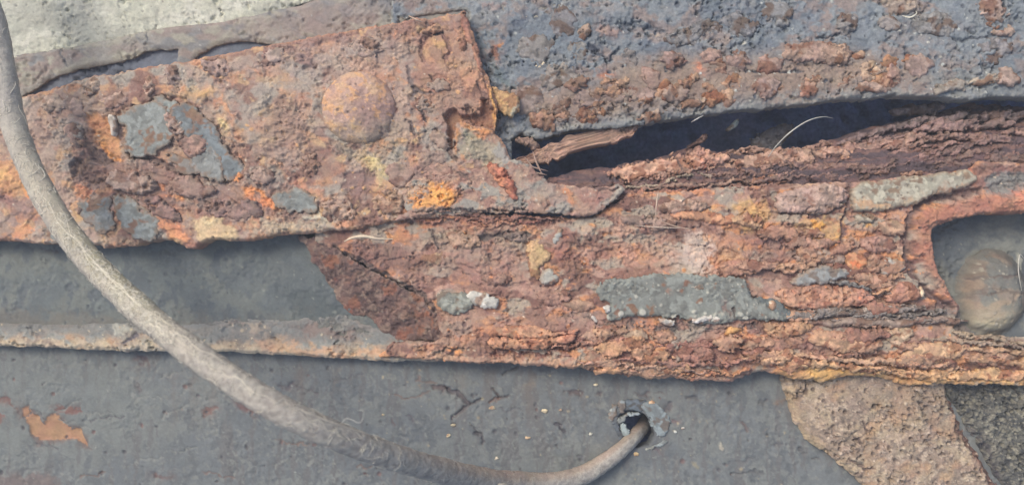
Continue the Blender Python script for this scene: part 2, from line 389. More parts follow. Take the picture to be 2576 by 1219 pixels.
tag(band, "smooth dusty grey flange strip running between the concrete and the rusty cover plate", "steel strip")

# ------------------------------------------------------------------ web plate, upper right
zweb = lambda u, v: Z_WEB - 0.003 * ss(160, -80, v)
web = sheet("web_plate", [(985, -420), (2900, -420), (2900, 248), (2520, 244), (2440, 247), (2300, 241), (2200, 240), (2050, 255), (1900, 272), (1750, 290), (1600, 311), (1500, 322), (1450, 326),
    (1400, 335), (1350, 347), (1310, 332), (1283, 345), (1290, 420), (1200, 450), (1060, 400), (985, 200)], zweb,
    lambda u, v: mixpal(u, v, 31, [(134, 138, 142), ((112, 120, 130), 70, 60, 0.54, 0.1), ((150, 147, 146), 60, 40, 0.54, 0.08), ((158, 138, 130), 90, 60, 0.58, 0.06), ((144, 147, 150), 20, 14, 0.6, 0.06)]),
    'rust', None, 2.5, (4, 9), 0.014, rust_relief(32, 0.0013, 70, 50, 5, 0.0006, 0.0003, 44),
    [P([(1300, 215), (1500, 190), (1560, 140), (1720, 118), (1900, 125), (2150, 120), (2330, 140), (2360, 235), (2200, 236), (1900, 268), (1600, 305), (1350, 335)], (164, 135, 117), 60, 0.95, 0.0005, 0.6),
     P([(1240, 60), (1330, 20), (1500, 30), (1640, 90), (1500, 130), (1300, 130)], (112, 120, 130), 40, 0.8, -0.0004, 2),
     P([(1700, 20), (1860, -20), (2060, 20), (2080, 90), (1900, 70), (1740, 80)], (112, 120, 132), 40, 0.6, -0.0006, 2),
     P([(2180, 40), (2480, -20), (2560, 110), (2400, 170), (2250, 110)], (136, 140, 144), 50, 0.7, 0.0004, 2),
     P([(2330, 165), (2500, 180), (2620, 200), (2620, 250), (2440, 246), (2300, 235)], (150, 148, 142), 30, 0.6, 0, 2),
     P([(1180, 60), (1215, 90), (1250, 170), (1290, 210), (1330, 240), (1300, 270), (1240, 190), (1200, 110)], (120, 134, 136), 14, 0.7, 0, 1),
     P([(1300, 345), (1340, 340), (1500, 316), (1750, 286), (2050, 250), (2300, 238), (2300, 226), (2000, 246), (1700, 280), (1400, 318)], (176, 170, 156), 10, 0.7, 0, 1.5),  # pale lower rim: the lit edge is put into the colour
     P([(1480, 68), (1560, 48), (1640, 60), (1680, 82), (1660, 90), (1600, 74), (1540, 64)], (84, 92, 108), 8, 0.8, -0.0022, 1.2),
     P([(1455, 72), (1480, 64), (1476, 78)], (80, 88, 104), 5, 0.8, -0.002, 1),
     P([(1290, 40), (1330, 42), (1322, 72), (1294, 70)], (96, 104, 120), 8, 0.8, -0.001, 1),
     LN([(1480, 115), (1510, 140), (1530, 155), (1560, 118)], 6, 0.0018, (88, 94, 108)),
     LN([(1410, 60), (1400, 90), (1385, 112)], 6, 0.0018, (90, 98, 110)), LN([(2060, 95), (2100, 88), (2140, 78)], 5, 0.0016, (92, 98, 110)),
     LN([(1860, 178), (1930, 180), (2020, 182)], 4, 0.0014, (98, 92, 98)), LN([(2400, 100), (2450, 94), (2500, 90)], 5, 0.0014, (96, 102, 112)),
     LN([(2280, 120), (2284, 150), (2275, 172)], 6, 0.0016, (100, 104, 112)),
     P([(1232, 108), (1262, 106), (1255, 160), (1238, 150)], (170, 112, 90), 8, 0.9, 0.0002, 1),
     P([(1256, 106), (1270, 110), (1264, 124), (1255, 118)], (222, 150, 90), 4, 1, 0.0002, 0.6),
     P([(1505, 190), (1545, 182), (1540, 194), (1512, 198)], (212, 130, 92), 6, 0.9, 0, 0.8), P([(1746, 160), (1768, 164), (1768, 184), (1750, 178)], (222, 140, 104), 6, 0.9, 0, 0.8),
     P([(1498, 64), (1562, 66), (1556, 92), (1505, 90)], (166, 136, 126), 6, 1, 0.0006, 0.8),
     P([(1208, 8), (1280, 0), (1282, 14), (1220, 22)], (164, 140, 134), 6, 0.9, 0.0004, 1),
     P([(1630, 74), (1662, 80), (1660, 92), (1640, 88)], (186, 160, 142), 4, 0.9, 0.0003, 0.8),
     ('dots', [(1200, -40), (2620, -40), (2620, 235), (1900, 260), (1350, 320), (1280, 200)], 130, (1.5, 4.5), (222, 218, 206), 0.0003),
     ('dots', [(1700, 60), (2450, 60), (2400, 230), (1750, 280)], 60, (2, 5), (216, 206, 190), 0.0003),
     ('dots', [(1200, -40), (2620, -40), (2620, 235), (1900, 260), (1350, 320), (1280, 200)], 220, (2, 8), (92, 98, 110), -0.0009)],
    holes=[[(1004, 46), (1060, 38), (1160, 24), (1178, 34), (1180, 70), (1000, 80)]], seed=33, edgecol=((178, 172, 160), 9, 0.6))
tag(web, "dark grey pitted web plate at upper right, rust scaled, above the black gap", "steel plate")
wscales = [([(1970, 130), (1990, 112), (2050, 102), (2098, 105), (2140, 120), (2146, 142), (2110, 158), (2060, 150), (2000, 156), (1972, 148)], (172, 148, 136)),
    (ell(1790, 140, 24, 18), (164, 138, 130)), (ell(1936, 158, 38, 26), (168, 142, 134)), (ell(1855, 150, 40, 22), (160, 138, 132)), (ell(2092, 132, 44, 30), (178, 152, 136)), (ell(2190, 184, 32, 26), (186, 162, 142)),
    (ell(2036, 222, 26, 20), (178, 146, 132)), (ell(1835, 240, 24, 22), (184, 154, 132)), (ell(2250, 190, 22, 30), (168, 140, 130)), (ell(2310, 165, 38, 30), (164, 144, 138)), (ell(2200, 220, 40, 18), (170, 148, 138)),
    (ell(1640, 195, 30, 30), (166, 142, 132)), (ell(1600, 240, 50, 24), (156, 136, 130)), (ell(1690, 150, 30, 20), (158, 136, 132)), (ell(1700, 235, 40, 24), (164, 144, 134)), (ell(1930, 215, 40, 22), (162, 142, 138)),
    (ell(1545, 225, 40, 28), (150, 134, 128)), (ell(1480, 250, 40, 30), (148, 132, 128)), (ell(2270, 10, 44, 30), (172, 160, 150)), (ell(2240, 60, 26, 18), (150, 148, 148)), (ell(2130, 60, 26, 30), (140, 142, 146)),
    (ell(2500, 20, 34, 40), (168, 150, 144)), (ell(2530, 72, 30, 12), (176, 156, 146)), (ell(2545, 195, 32, 22), (170, 152, 144)), (ell(2500, 130, 44, 34), (134, 136, 142)), (ell(2480, 200, 50, 10, -0.15), (176, 168, 156)),
    (ell(1720, 95, 50, 26), (126, 130, 136)), (ell(1780, 70, 40, 24), (120, 126, 134)), (ell(1420, 60, 30, 40), (126, 130, 138)), (ell(1350, 120, 44, 34), (134, 136, 138)), (ell(1400, 190, 46, 34), (140, 138, 136)),
    (ell(1860, 60, 40, 26), (122, 128, 136)), (ell(1960, 30, 36, 30), (128, 134, 140)), (ell(1590, 150, 36, 22), (132, 132, 134)), (ell(1460, 130, 30, 26), (130, 134, 136)), (ell(2360, 60, 60, 30), (138, 142, 146)), (ell(2400, 215, 50, 18), (154, 150, 144)),
    (ell(1475, 82, 18, 14), (160, 142, 130)), (ell(1330, 250, 46, 30), (146, 134, 130)), (ell(1410, 285, 50, 20), (150, 138, 132)), (ell(1750, 265, 44, 14, -0.12), (168, 150, 138)), (ell(1640, 290, 40, 10, -0.12), (162, 146, 136))]
for i, (pl, c) in enumerate(wscales):
    flake("rust_scale", web, pl, zweb, c, 'rust', (0.0004 if sum(c) < 425 else 0.0013) + 0.0006 * random.random(), (random.uniform(-.04, .04), random.uniform(-.02, .05)), 2.6, (7, 14), 0.0006, 400 + i, dome=0.0004 if sum(c) < 425 else 0.0022)
for i in range(34):
    u0 = random.uniform(1320, 2330); v0 = np.interp(u0, [1320, 1700, 2330], [300, 225, 180]) + random.uniform(-70, 34) * (0.5 if u0 < 1450 else 1); r0 = random.uniform(12, 30)
    flake("rust_scale", web, ell(u0, v0, r0 * random.uniform(1, 1.5), r0 * random.uniform(.6, .9), random.uniform(-.5, .5), 9, .22, i), zweb, random.choice(((170, 136, 114), (158, 124, 106), (182, 150, 128), (148, 118, 104), (176, 132, 102))), 'rust', random.uniform(.0006, .0018), (random.uniform(-.06, .06), random.uniform(-.02, .08)), 2.6, (6, 11), 0.0006, 4300 + i, dome=0.0014)
flake("lime_spot", web, [(1342, 165), (1350, 158), (1358, 160), (1362, 150), (1370, 150), (1370, 162), (1360, 172), (1346, 174)], zweb, (216, 196, 164), 'flake', 0.0009, edge=(1.5, 6), pitch=1.6, label="small cream crust stuck on the dark web plate")

# ------------------------------------------------------------------ riveted cover plate, left
zA = lambda u, v: Z_A + 0.0012 * np.sin(u / 310.0) - 0.0005 * np.cos(v / 90.0)
covpoly = [(-560, 330), (-60, 268), (50, 246), (150, 215), (230, 192), (330, 174), (440, 156), (500, 146), (520, 137), (560, 133), (700, 106), (820, 85), (960, 60), (1050, 47), (1168, 34), (1180, 75),
    (1200, 120), (1215, 170), (1238, 222), (1250, 262), (1253, 300), (1246, 335), (1262, 350), (1280, 390), (1298, 420), (1302, 480), (1290, 510), (1200, 540), (1080, 548), (1040, 545), (1000, 556), (900, 571), (830, 580),
    (760, 586), (700, 591), (640, 601), (600, 603), (520, 603), (490, 628), (470, 624), (430, 606), (400, 602), (330, 618), (260, 620), (180, 611), (100, 612), (0, 606), (-560, 606)]
G1, G2 = (152, 157, 154), (128, 138, 143)
cover = sheet("cover_plate", covpoly, zA,
    lambda u, v: mixpal(u, v, 41, [(164, 144, 136), ((150, 124, 116), 80, 60, 0.5, 0.08), ((176, 156, 142), 50, 40, 0.55, 0.08), ((190, 138, 104), 46, 34, 0.57, 0.06), ((128, 88, 78), 80, 50, 0.56, 0.07), ((196, 160, 120), 30, 26, 0.67, 0.05), ((158, 154, 148), 80, 60, 0.63, 0.06)]),
    'rust', None, 2.3, (4, 10), 0.016, rust_relief(42, 0.0015, 80, 56, 5, 0.0005, pits=0.5),
    [P([(170, 420), (260, 380), (420, 400), (560, 440), (700, 440), (820, 520), (760, 560), (600, 560), (420, 540), (260, 500), (180, 470)], (134, 106, 102), 30, 0.75, -0.0012, 2.2),
     P([(1000, 80), (1168, 40), (1230, 220), (1240, 330), (1160, 330), (1060, 300), (1030, 200)], (158, 116, 96), 40, 0.75, 0, 2),
     P([(-60, 280), (160, 225), (300, 230), (280, 290), (180, 380), (60, 420), (-60, 430)], (166, 150, 142), 40, 0.6, 0.0003, 2),
     P([(540, 150), (760, 110), (960, 75), (1020, 100), (1000, 200), (800, 200), (600, 210)], (164, 148, 144), 40, 0.6, 0.0003, 2),
     # eroded rivet pocket with its orange bed
     P([(213, 285), (240, 270), (275, 285), (310, 270), (420, 240), (540, 255), (620, 400), (610, 445), (560, 460), (440, 400), (310, 400), (295, 408), (265, 395), (240, 355), (222, 325)], (170, 140, 122), 14, 0.6, -0.0016, 1.4),
     P([(213, 290), (240, 276), (272, 300), (292, 325), (306, 365), (300, 402), (275, 390), (245, 360), (226, 330)], (206, 146, 98), 10, 0.95, -0.0008, 0.6),
     P([(242, 350), (262, 362), (286, 388), (300, 400), (296, 412), (276, 398), (252, 372)], (236, 166, 84), 6, 1, 0.0003, 0.6),
     P([(200, 322), (212, 324), (222, 350), (240, 372), (292, 410), (260, 416), (230, 408), (216, 380), (196, 366), (192, 358), (206, 360)], (112, 92, 90), 5, 0.9, -0.0026, 0.6),
     P([(306, 362), (330, 384), (392, 388), (440, 424), (496, 462), (490, 466), (430, 436), (380, 406), (320, 394)], (108, 90, 90), 6, 0.9, -0.0026, 0.6),
     P([(172, 410), (186, 398), (206, 402), (226, 440), (270, 450), (262, 462), (210, 460), (180, 446)], (112, 88, 84), 6, 0.85, -0.0026, 0.6),
     P([(372, 244), (396, 238), (440, 246), (424, 254), (390, 256), (368, 262)], (110, 94, 100), 5, 0.8, -0.0014, 0.8),
     P([(436, 236), (470, 226), (540, 222), (548, 236), (510, 252), (480, 262), (450, 252)], (212, 176, 134), 10, 0.85, 0.0006, 1),
     P([(490, 232), (530, 226), (526, 236), (500, 240)], (228, 184, 120), 5, 0.9, 0.0005, 0.8),
     P([(556, 236), (576, 262), (594, 300), (584, 304), (562, 270), (548, 250)], (214, 152, 112), 7, 0.9, 0.0006, 0.8),
     P([(536, 286), (566, 296), (582, 330), (570, 340), (548, 318)], (222, 198, 148), 8, 0.9, 0.0006, 0.8),
     P([(578, 446), (606, 430), (612, 440), (602, 458), (582, 456)], (238, 158, 84), 4, 1, 0.0008, 0.6),
     P([(594, 380), (612, 396), (616, 412), (602, 400)], (216, 152, 110), 4, 0.9, 0.0006, 0.6),
     P([(606, 470), (632, 468), (652, 476), (690, 492), (704, 522), (684, 526), (662, 516), (640, 494), (614, 484)], (232, 150, 86), 7, 0.95, 0.0004, 1),
     P([(698, 452), (760, 450), (800, 470), (824, 500), (820, 520), (792, 490), (740, 470)], (198, 134, 104), 8, 0.75, 0.0006, 1),
     P([(184, 460), (206, 466), (236, 490), (242, 504), (214, 508), (188, 494)], (208, 140, 102), 8, 0.9, 0.0003, 1),
     P([(398, 454), (412, 462), (420, 480), (404, 476)], (224, 146, 94), 4, 0.9, 0, 0.6), P([(436, 490), (462, 482), (458, 502), (440, 500)], (220, 142, 94), 4, 0.9, 0, 0.6), P([(398, 490), (432, 488), (420, 504)], (214, 150, 112), 5, 0.8, 0, 0.8),
     P([(490, 546), (530, 540), (566, 556), (604, 578), (612, 598), (560, 612), (500, 604), (484, 584)], (214, 192, 152), 8, 0.9, 0.0006, 1),
     P([(498, 548), (540, 552), (548, 566), (512, 560)], (228, 212, 176), 5, 0.9, 0.0004, 0.8), P([(500, 580), (560, 590), (590, 596), (540, 608)], (226, 204, 160), 6, 0.9, 0.0003, 0.8),
     P([(400, 552), (440, 564), (476, 586), (482, 606), (444, 604), (410, 584)], (222, 152, 102), 8, 0.9, 0.0004, 1),
     P([(468, 606), (500, 610), (492, 630), (470, 626)], (176, 122, 100), 6, 0.8, 0, 0.8),
     P([(246, 572), (300, 590), (360, 600), (400, 604), (330, 622), (254, 620)], (186, 160, 136), 10, 0.8, 0, 1),
     P([(630, 560), (760, 548), (832, 552), (830, 576), (700, 590), (620, 600)], (180, 170, 152), 14, 0.8, 0, 1.4),
     P([(746, 548), (800, 540), (830, 548), (824, 560), (770, 556)], (206, 204, 186), 5, 0.8, 0.0003, 1),
     P([(-60, 380), (20, 400), (60, 430), (80, 480), (60, 500), (10, 500), (-60, 470)], (206, 150, 100), 14, 0.8, 0, 1.4), P([(-20, 420), (30, 430), (34, 460), (-20, 466)], (222, 180, 112), 10, 0.7, 0, 1),
     P([(50, 460), (80, 476), (84, 496), (66, 494)], (236, 156, 88), 5, 0.9, 0, 0.6), P([(-20, 470), (60, 500), (110, 560), (60, 560), (-20, 540)], (136, 104, 104), 20, 0.7, -0.0008, 1.5),
     P([(20, 566), (60, 556), (90, 580), (60, 604), (24, 600)], (222, 160, 110), 9, 0.85, 0, 1),
     # round the dome
     P([(836, 350), (920, 370), (990, 350), (1000, 390), (940, 420), (880, 416), (830, 392)], (150, 146, 134), 24, 0.7, 0, 1.4), P([(906, 402), (950, 396), (972, 420), (976, 456), (950, 476), (940, 450)], (208, 190, 140), 9, 0.85, 0.0004, 1),
     P([(900, 396), (938, 400), (930, 410)], (226, 200, 128), 5, 0.8, 0.0003, 1), P([(640, 190), (700, 180), (760, 195), (740, 216), (660, 210)], (192, 166, 134), 14, 0.7, 0, 1.4), P([(680, 190), (720, 188), (716, 206)], (214, 180, 132), 8, 0.7, 0, 1),
     P([(858, 436), (900, 428), (936, 428), (946, 466), (920, 476), (902, 496), (872, 484), (854, 466)], (124, 92, 92), 6, 0.85, -0.0010, 1), P([(780, 400), (850, 400), (860, 450), (800, 460)], (150, 118, 108), 16, 0.7, 0, 1.5),
     # rosettes by the end of the plate
     P(ell(1097, 128, 36, 36), (186, 144, 106), 8, 0.8, 0.0003, 1), P(ell(1098, 132, 18, 20), (158, 122, 104), 5, 0.8, 0.0006, 1), P(ell(1110, 104, 16, 10), (206, 162, 110), 4, 0.8, 0.0004, 1), P(ell(1182, 200, 24, 28), (190, 142, 110), 7, 0.85, 0.0014, 1),
     LN([(1062, 150), (1056, 110), (1080, 84), (1110, 84), (1126, 100), (1134, 130), (1120, 150)], 7, 0.0013, (122, 86, 80)), LN([(1075, 50), (1078, 70)], 5, 0.001, (96, 78, 82)),
     LN([(1090, 84), (1104, 80), (1112, 86)], 6, 0.0018, (84, 82, 92)),
     LN([(1082, 190), (1098, 206), (1126, 216)], 6, 0.0016, (104, 84, 86)), LN([(1038, 218), (1060, 226), (1088, 238)], 5, 0.0016, (96, 84, 90)), LN([(1022, 170), (1026, 200), (1040, 230), (1036, 250)], 6, 0.001, (112, 100, 104)),
     LN([(1056, 270), (1068, 290), (1070, 306)], 5, 0.0014, (98, 84, 88)), LN([(1028, 306), (1034, 322), (1040, 334)], 6, 0.0016, (92, 80, 86)),
     LN([(1190, 100), (1206, 140), (1216, 180), (1226, 220), (1232, 236)], 6, 0.0012, (124, 86, 76)), LN([(1200, 210), (1214, 236), (1222, 246)], 6, 0.0012, (120, 88, 80)), LN([(1186, 60), (1172, 50), (1164, 60), (1180, 92)], 4, 0.0008, (128, 82, 72)),
     # the hook shaped pocket
     P([(1118, 290), (1128, 276), (1144, 274), (1160, 286), (1190, 292), (1206, 286), (1216, 256), (1226, 244), (1240, 264), (1248, 300), (1244, 326), (1222, 320), (1190, 312), (1160, 300), (1144, 312), (1146, 360), (1140, 374), (1130, 352), (1124, 318)], (138, 92, 66), 5, 1, -0.0048, 0.6),
     P([(1154, 266), (1180, 262), (1194, 270), (1188, 284), (1166, 284)], (112, 86, 80), 5, 0.9, -0.0030, 0.6),
     P([(1224, 214), (1238, 236), (1248, 262), (1254, 290), (1256, 312), (1246, 330), (1242, 300), (1236, 262), (1226, 236)], (226, 170, 86), 4, 0.95, 0.0018, 0.5),
     P([(1146, 300), (1200, 318), (1240, 326), (1232, 346), (1210, 358), (1196, 350), (1204, 332), (1160, 316)], (220, 148, 76), 7, 0.9, 0.0005, 0.6), P([(1144, 314), (1154, 318), (1156, 380), (1148, 388), (1142, 350)], (206, 140, 72), 5, 0.85, 0.0008, 0.7),
     P([(1160, 322), (1196, 330), (1214, 360), (1240, 350), (1280, 386), (1300, 420), (1296, 470), (1230, 420), (1176, 400), (1156, 380)], (150, 150, 132), 12, 0.85, 0.0002, 1.2),
     P([(1240, 350), (1276, 380), (1298, 420), (1294, 446), (1262, 420), (1240, 390)], (150, 156, 160), 10, 0.7, 0.0002, 1.2),
     LN([(1094, 328), (1112, 344), (1120, 364), (1140, 392), (1150, 400)], 7, 0.0018, (110, 88, 84)),
     P([(1040, 380), (1100, 360), (1140, 400), (1150, 440), (1100, 440), (1040, 430)], (142, 108, 98), 16, 0.7, 0.0004, 1.6),
     P([(984, 84), (996, 76), (1004, 88), (996, 100)], (196, 138, 110), 4, 0.9, 0.0003, 0.6),
     P([(560, 300), (700, 240), (800, 220), (800, 380), (700, 440), (620, 420)], (160, 142, 130), 40, 0.6, 0.0004, 2),
     ('dots', [(0, 260), (1160, 50), (1240, 330), (1040, 530), (0, 600)], 150, (1.5, 4), (208, 198, 184), 0.0002), ('dots', [(160, 200), (1160, 60), (1240, 330), (1040, 530), (160, 600)], 110, (2, 7), (118, 92, 86), -0.0006),
     ('dots', [(560, 300), (1100, 60), (1240, 330), (1040, 530), (600, 560)], 70, (2, 7), (206, 160, 112), 0.0003)],
    seed=43, round_=9, drop=0.0016, rows=4, edgecol=((186, 132, 104), 7, 0.55))
tag(cover, "long rusty cover plate with a domed rivet, grey patches and a crumbling right end", "cover plate")

# the rivet
def dome(name, parent, cu, cv, z0, r_px, hgt, colf, mat, seed, stretch=1.0, rot=0.0, ring=True, flat=0.0):
    pitch = 2.2; R = r_px * 1.22
    def rel(u, v):
        du, dv = u - cu, v - cv; a = du * math.cos(rot) + dv * math.sin(rot); b = (-du * math.sin(rot) + dv * math.cos(rot)) / stretch
        r = np.hypot(a, b) / r_px; r = r * (1 + 0.06 * (fbm(u / 40, v / 40, seed, 2) - 0.5))
        q = np.clip((r - flat) / (1 - flat), 0, 1)
        z = hgt * np.sqrt(np.clip(1 - q ** 2.2, 0, 1))
        if ring: z = z - 0.0016 * np.exp(-((r - 1.03) / 0.045) ** 2)
        return z + 0.0004 * (fbm(u / 7, v / 7, seed + 3, 3) - 0.5) * 2 + 0.0007 * (fbm(u / 24, v / 20, seed + 5, 3) - 0.5) * 2
    pl = [(cu + r_px * 1.09 * (math.cos(t) * math.cos(rot) - stretch * math.sin(t) * math.sin(rot)), cv + r_px * 1.09 * (math.cos(t) * math.sin(rot) + stretch * math.sin(t) * math.cos(rot))) for t in np.linspace(0, 2 * math.pi, 40, endpoint=False)]
    return sheet(name, pl, z0, colf, mat, parent, pitch, (1.5, 20), 0.004, rel, [('dots', pl, 26, (2, 6), (212, 176, 140), 0.0003), ('dots', pl, 24, (2, 6), (124, 102, 98), -0.0004), ('dots', pl, 12, (1.5, 3.5), (226, 214, 200), 0.0002)], (), 3, 0.0004, seed, 2)
rv = dome("rivet_head", cover, 902, 272, lambda u, v: zA(u, v) - 0.0006, 94, 0.0068,
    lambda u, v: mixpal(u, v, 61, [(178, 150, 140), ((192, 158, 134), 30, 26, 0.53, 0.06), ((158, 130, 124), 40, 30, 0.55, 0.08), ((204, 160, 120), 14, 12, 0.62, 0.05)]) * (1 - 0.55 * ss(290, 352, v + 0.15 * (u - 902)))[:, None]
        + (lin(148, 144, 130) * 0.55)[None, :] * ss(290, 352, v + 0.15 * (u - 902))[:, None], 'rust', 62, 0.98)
rv['label'] = "large domed rivet head with pinkish rust"
# grey patches and loose scales on the cover plate
GP = [([(360, 253), (417, 258), (433, 300), (443, 333), (430, 365), (400, 377), (385, 392), (350, 402), (332, 398), (313, 373), (307, 353), (318, 330), (310, 312), (293, 302), (296, 288), (320, 274)], G1, 0.0022, (0.0, 0.03)),
    ([(384, 250), (440, 250), (446, 290), (424, 296), (404, 272)], (158, 164, 160), 0.0012, (0, 0)),
    ([(436, 258), (476, 260), (520, 296), (540, 330), (566, 362), (598, 398), (616, 414), (612, 436), (580, 452), (556, 444), (540, 400), (500, 372), (470, 346), (446, 318), (430, 290)], G2, 0.0016, (-.02, -0.03)),
    ([(490, 376), (520, 360), (548, 388), (572, 430), (560, 452), (516, 444), (484, 420), (470, 396)], (150, 152, 150), 0.0021, (0, 0.02)),
    ([(470, 396), (500, 410), (500, 440), (470, 436), (440, 418), (420, 400), (438, 390)], (158, 148, 142), 0.0016, (0, 0)),
    ([(197, 516), (233, 502), (277, 500), (280, 530), (284, 560), (256, 590), (230, 566), (207, 542)], (142, 146, 146), 0.0016, (0.02, 0)),
    ([(280, 498), (312, 493), (345, 504), (360, 530), (397, 540), (407, 566), (397, 600), (362, 604), (330, 590), (298, 560), (284, 530)], G1, 0.0018, (0, 0.02)),
    ([(690, 486), (716, 478), (745, 470), (784, 490), (800, 516), (792, 532), (767, 534), (736, 530), (710, 523), (692, 504)], G1, 0.0016, (0, 0)),
    ([(110, 566), (140, 560), (160, 590), (150, 612), (118, 608)], (140, 148, 146), 0.0014, (0, 0))]
for i, (pl, c, h, tl) in enumerate(GP):
    flake("paint_patch", cover, pl, zA, c, 'flake', 0.4 * h - 0.0002, (tl[0] * 0.6, tl[1] * 0.6), 2.2, (7, 12), 0.0003, 800 + i, rim=((158, 124, 100), 11, 0.8), drop=0.0004, round_=4)
AS = [([(416, 290), (446, 286), (462, 320), (452, 350), (424, 334)], (172, 150, 142)), ([(448, 350), (490, 330), (520, 352), (516, 380), (490, 396), (456, 384)], (146, 114, 106)), ([(1078, 206), (1110, 200), (1140, 214), (1130, 232), (1092, 228)], (160, 140, 130)),
    ([(186, 540), (200, 525), (196, 512)], PURP), ([(1080, 330), (1116, 322), (1130, 352), (1120, 380), (1090, 360)], (160, 136, 124)), ([(1152, 40), (1172, 36), (1196, 110), (1212, 170), (1196, 168), (1176, 110)], (162, 110, 90)),
    ([(1060, 80), (1066, 66), (1100, 60), (1130, 64), (1124, 80), (1090, 78)], (176, 134, 108)), ([(1144, 72), (1166, 72), (1178, 110), (1166, 132), (1150, 110)], (172, 128, 104)), ([(510, 150), (560, 146), (580, 166), (548, 196), (514, 176)], (156, 132, 128)),
    ([(354, 200), (380, 192), (388, 226), (376, 240), (358, 232)], (178, 150, 138)), ([(408, 176), (440, 166), (452, 196), (420, 210)], (160, 140, 136)), ([(196, 210), (236, 196), (246, 226), (210, 240)], (170, 152, 140)),
    ([(420, 454), (470, 440), (520, 464), (546, 480), (500, 498), (446, 486)], (150, 122, 114)), ([(520, 510), (556, 500), (600, 510), (636, 540), (620, 556), (560, 548), (526, 536)], (140, 110, 106)), ([(610, 430), (670, 420), (690, 450), (660, 466), (620, 452)], (158, 134, 126)),
    ([(360, 500), (400, 496), (430, 520), (450, 556), (420, 556), (380, 536)], (132, 100, 98)), ([(270, 440), (330, 430), (390, 460), (380, 486), (320, 490), (280, 470)], (162, 140, 132)), ([(600, 500), (640, 510), (660, 536), (620, 540)], (128, 100, 100)),
    ([(940, 500), (976, 476), (1010, 490), (1020, 520), (980, 536), (940, 526)], (172, 140, 118)), ([(820, 500), (880, 510), (900, 540), (850, 560), (810, 540)], (168, 142, 128)), ([(970, 420), (1010, 410), (1040, 440), (1010, 470), (980, 460)], (158, 130, 120)),
    ([(748, 400), (790, 390), (800, 430), (770, 444)], (164, 136, 122)), ([(1060, 420), (1120, 410), (1150, 440), (1110, 462), (1070, 452)], (158, 122, 110)), ([(1040, 240), (1080, 244), (1100, 270), (1070, 280), (1046, 266)], (162, 144, 134)),
    ([(650, 130), (690, 120), (720, 140), (690, 160), (656, 154)], (166, 148, 142)), ([(880, 110), (940, 96), (960, 130), (910, 150)], (160, 140, 134)), ([(100, 250), (150, 236), (166, 270), (120, 290)], (172, 154, 144)), ([(160, 320), (186, 300), (196, 340), (176, 370)], (168, 140, 130)),
    ([(170, 256), (200, 246), (212, 280), (190, 300)], (170, 146, 138)), ([(258, 240), (300, 228), (320, 256), (290, 272), (262, 266)], (164, 138, 130))]
for i, (pl, c) in enumerate(AS):
    flake("rust_scale", cover, pl, zA, c, 'rust', 0.0008 + 0.0007 * random.random(), (random.uniform(-.05, .05), random.uniform(-.03, .07)), 2.4, (5, 10), 0.0006, 900 + i)
flake("edge_flake", cover, [(268, 290), (278, 286), (290, 310), (286, 338), (278, 340), (272, 316)], zA, (182, 172, 160), 'flake', 0.0028, (0.25, 0), 2.0, (2, 8), 0.0002, 77, "thin grey sliver standing up in the orange pocket")
flake("crust_lobe", cover, [(1235, 213), (1258, 222), (1295, 233), (1309, 263), (1300, 280), (1288, 291), (1266, 284), (1252, 262)], lambda u, v: Z_WEB + 0.003 + 0 * u, (196, 160, 106), 'rust', 0.0030, (0.02, 0.04), 2.1, (4, 9), 0.0007, 78, "ochre lobe of crust hanging off the plate end",
    [P([(1286, 286), (1304, 260), (1312, 262), (1294, 296)], (176, 186, 172), 5, 0.8, 0, 0.6), P([(1244, 240), (1266, 250), (1262, 276), (1248, 264)], (206, 164, 92), 8, 0.7, 0, 1)])

# ------------------------------------------------------------------ channel behind the cover plate: grey web and dusty lip
chan = root("channel_beam", "grey painted channel with a dusty tan lip, seen below the rusty cover plate at left", "channel beam", P3(380, 740, Z_H))
zH = lambda u, v: Z_H - 0.0010 * ss(760, 830, v)
sheet("channel_web", [(-560, 560), (1000, 520), (1120, 700), (1120, 880), (900, 862), (500, 846), (-560, 834)], zH,
    lambda u, v: mixpal(u, v, 201, [(139, 147, 145), ((124, 133, 136), 120, 70, 0.5, 0.12), ((148, 152, 146), 60, 60, 0.55, 0.1), ((112, 122, 128), 24, 40, 0.62, 0.06)]),
    'paint', chan, 3.0, (2, 20), 0.01, rust_relief(202, 0.0004, 90, 80, 4, 0.00024, pits=0.25),
    [P([(660, 600), (760, 600), (900, 790), (700, 790), (620, 700)], (110, 120, 126), 40, 0.7, 0, 1.5), P([(690, 740), (800, 720), (910, 790), (880, 820), (760, 812)], (94, 108, 112), 24, 0.7, -0.0008, 1.6),
     P([(-40, 780), (300, 790), (900, 800), (950, 850), (-40, 850)], (150, 136, 122), 20, 0.6, 0, 1.5), P([(100, 622), (150, 620), (148, 630), (106, 632)], (104, 98, 106), 5, 0.8, -0.0006, 0.8),
     ('dots', [(0, 640), (760, 640), (900, 820), (0, 820)], 46, (2, 5), (172, 174, 164), 0.0002), ('dots', [(0, 640), (760, 640), (900, 820), (0, 820)], 60, (2, 7), (104, 112, 118), -0.0003)], seed=203)
zJ = lambda u, v: Z_H - 0.0004 + 0.0072 * ss(796, 868, v - 0.03 * u)
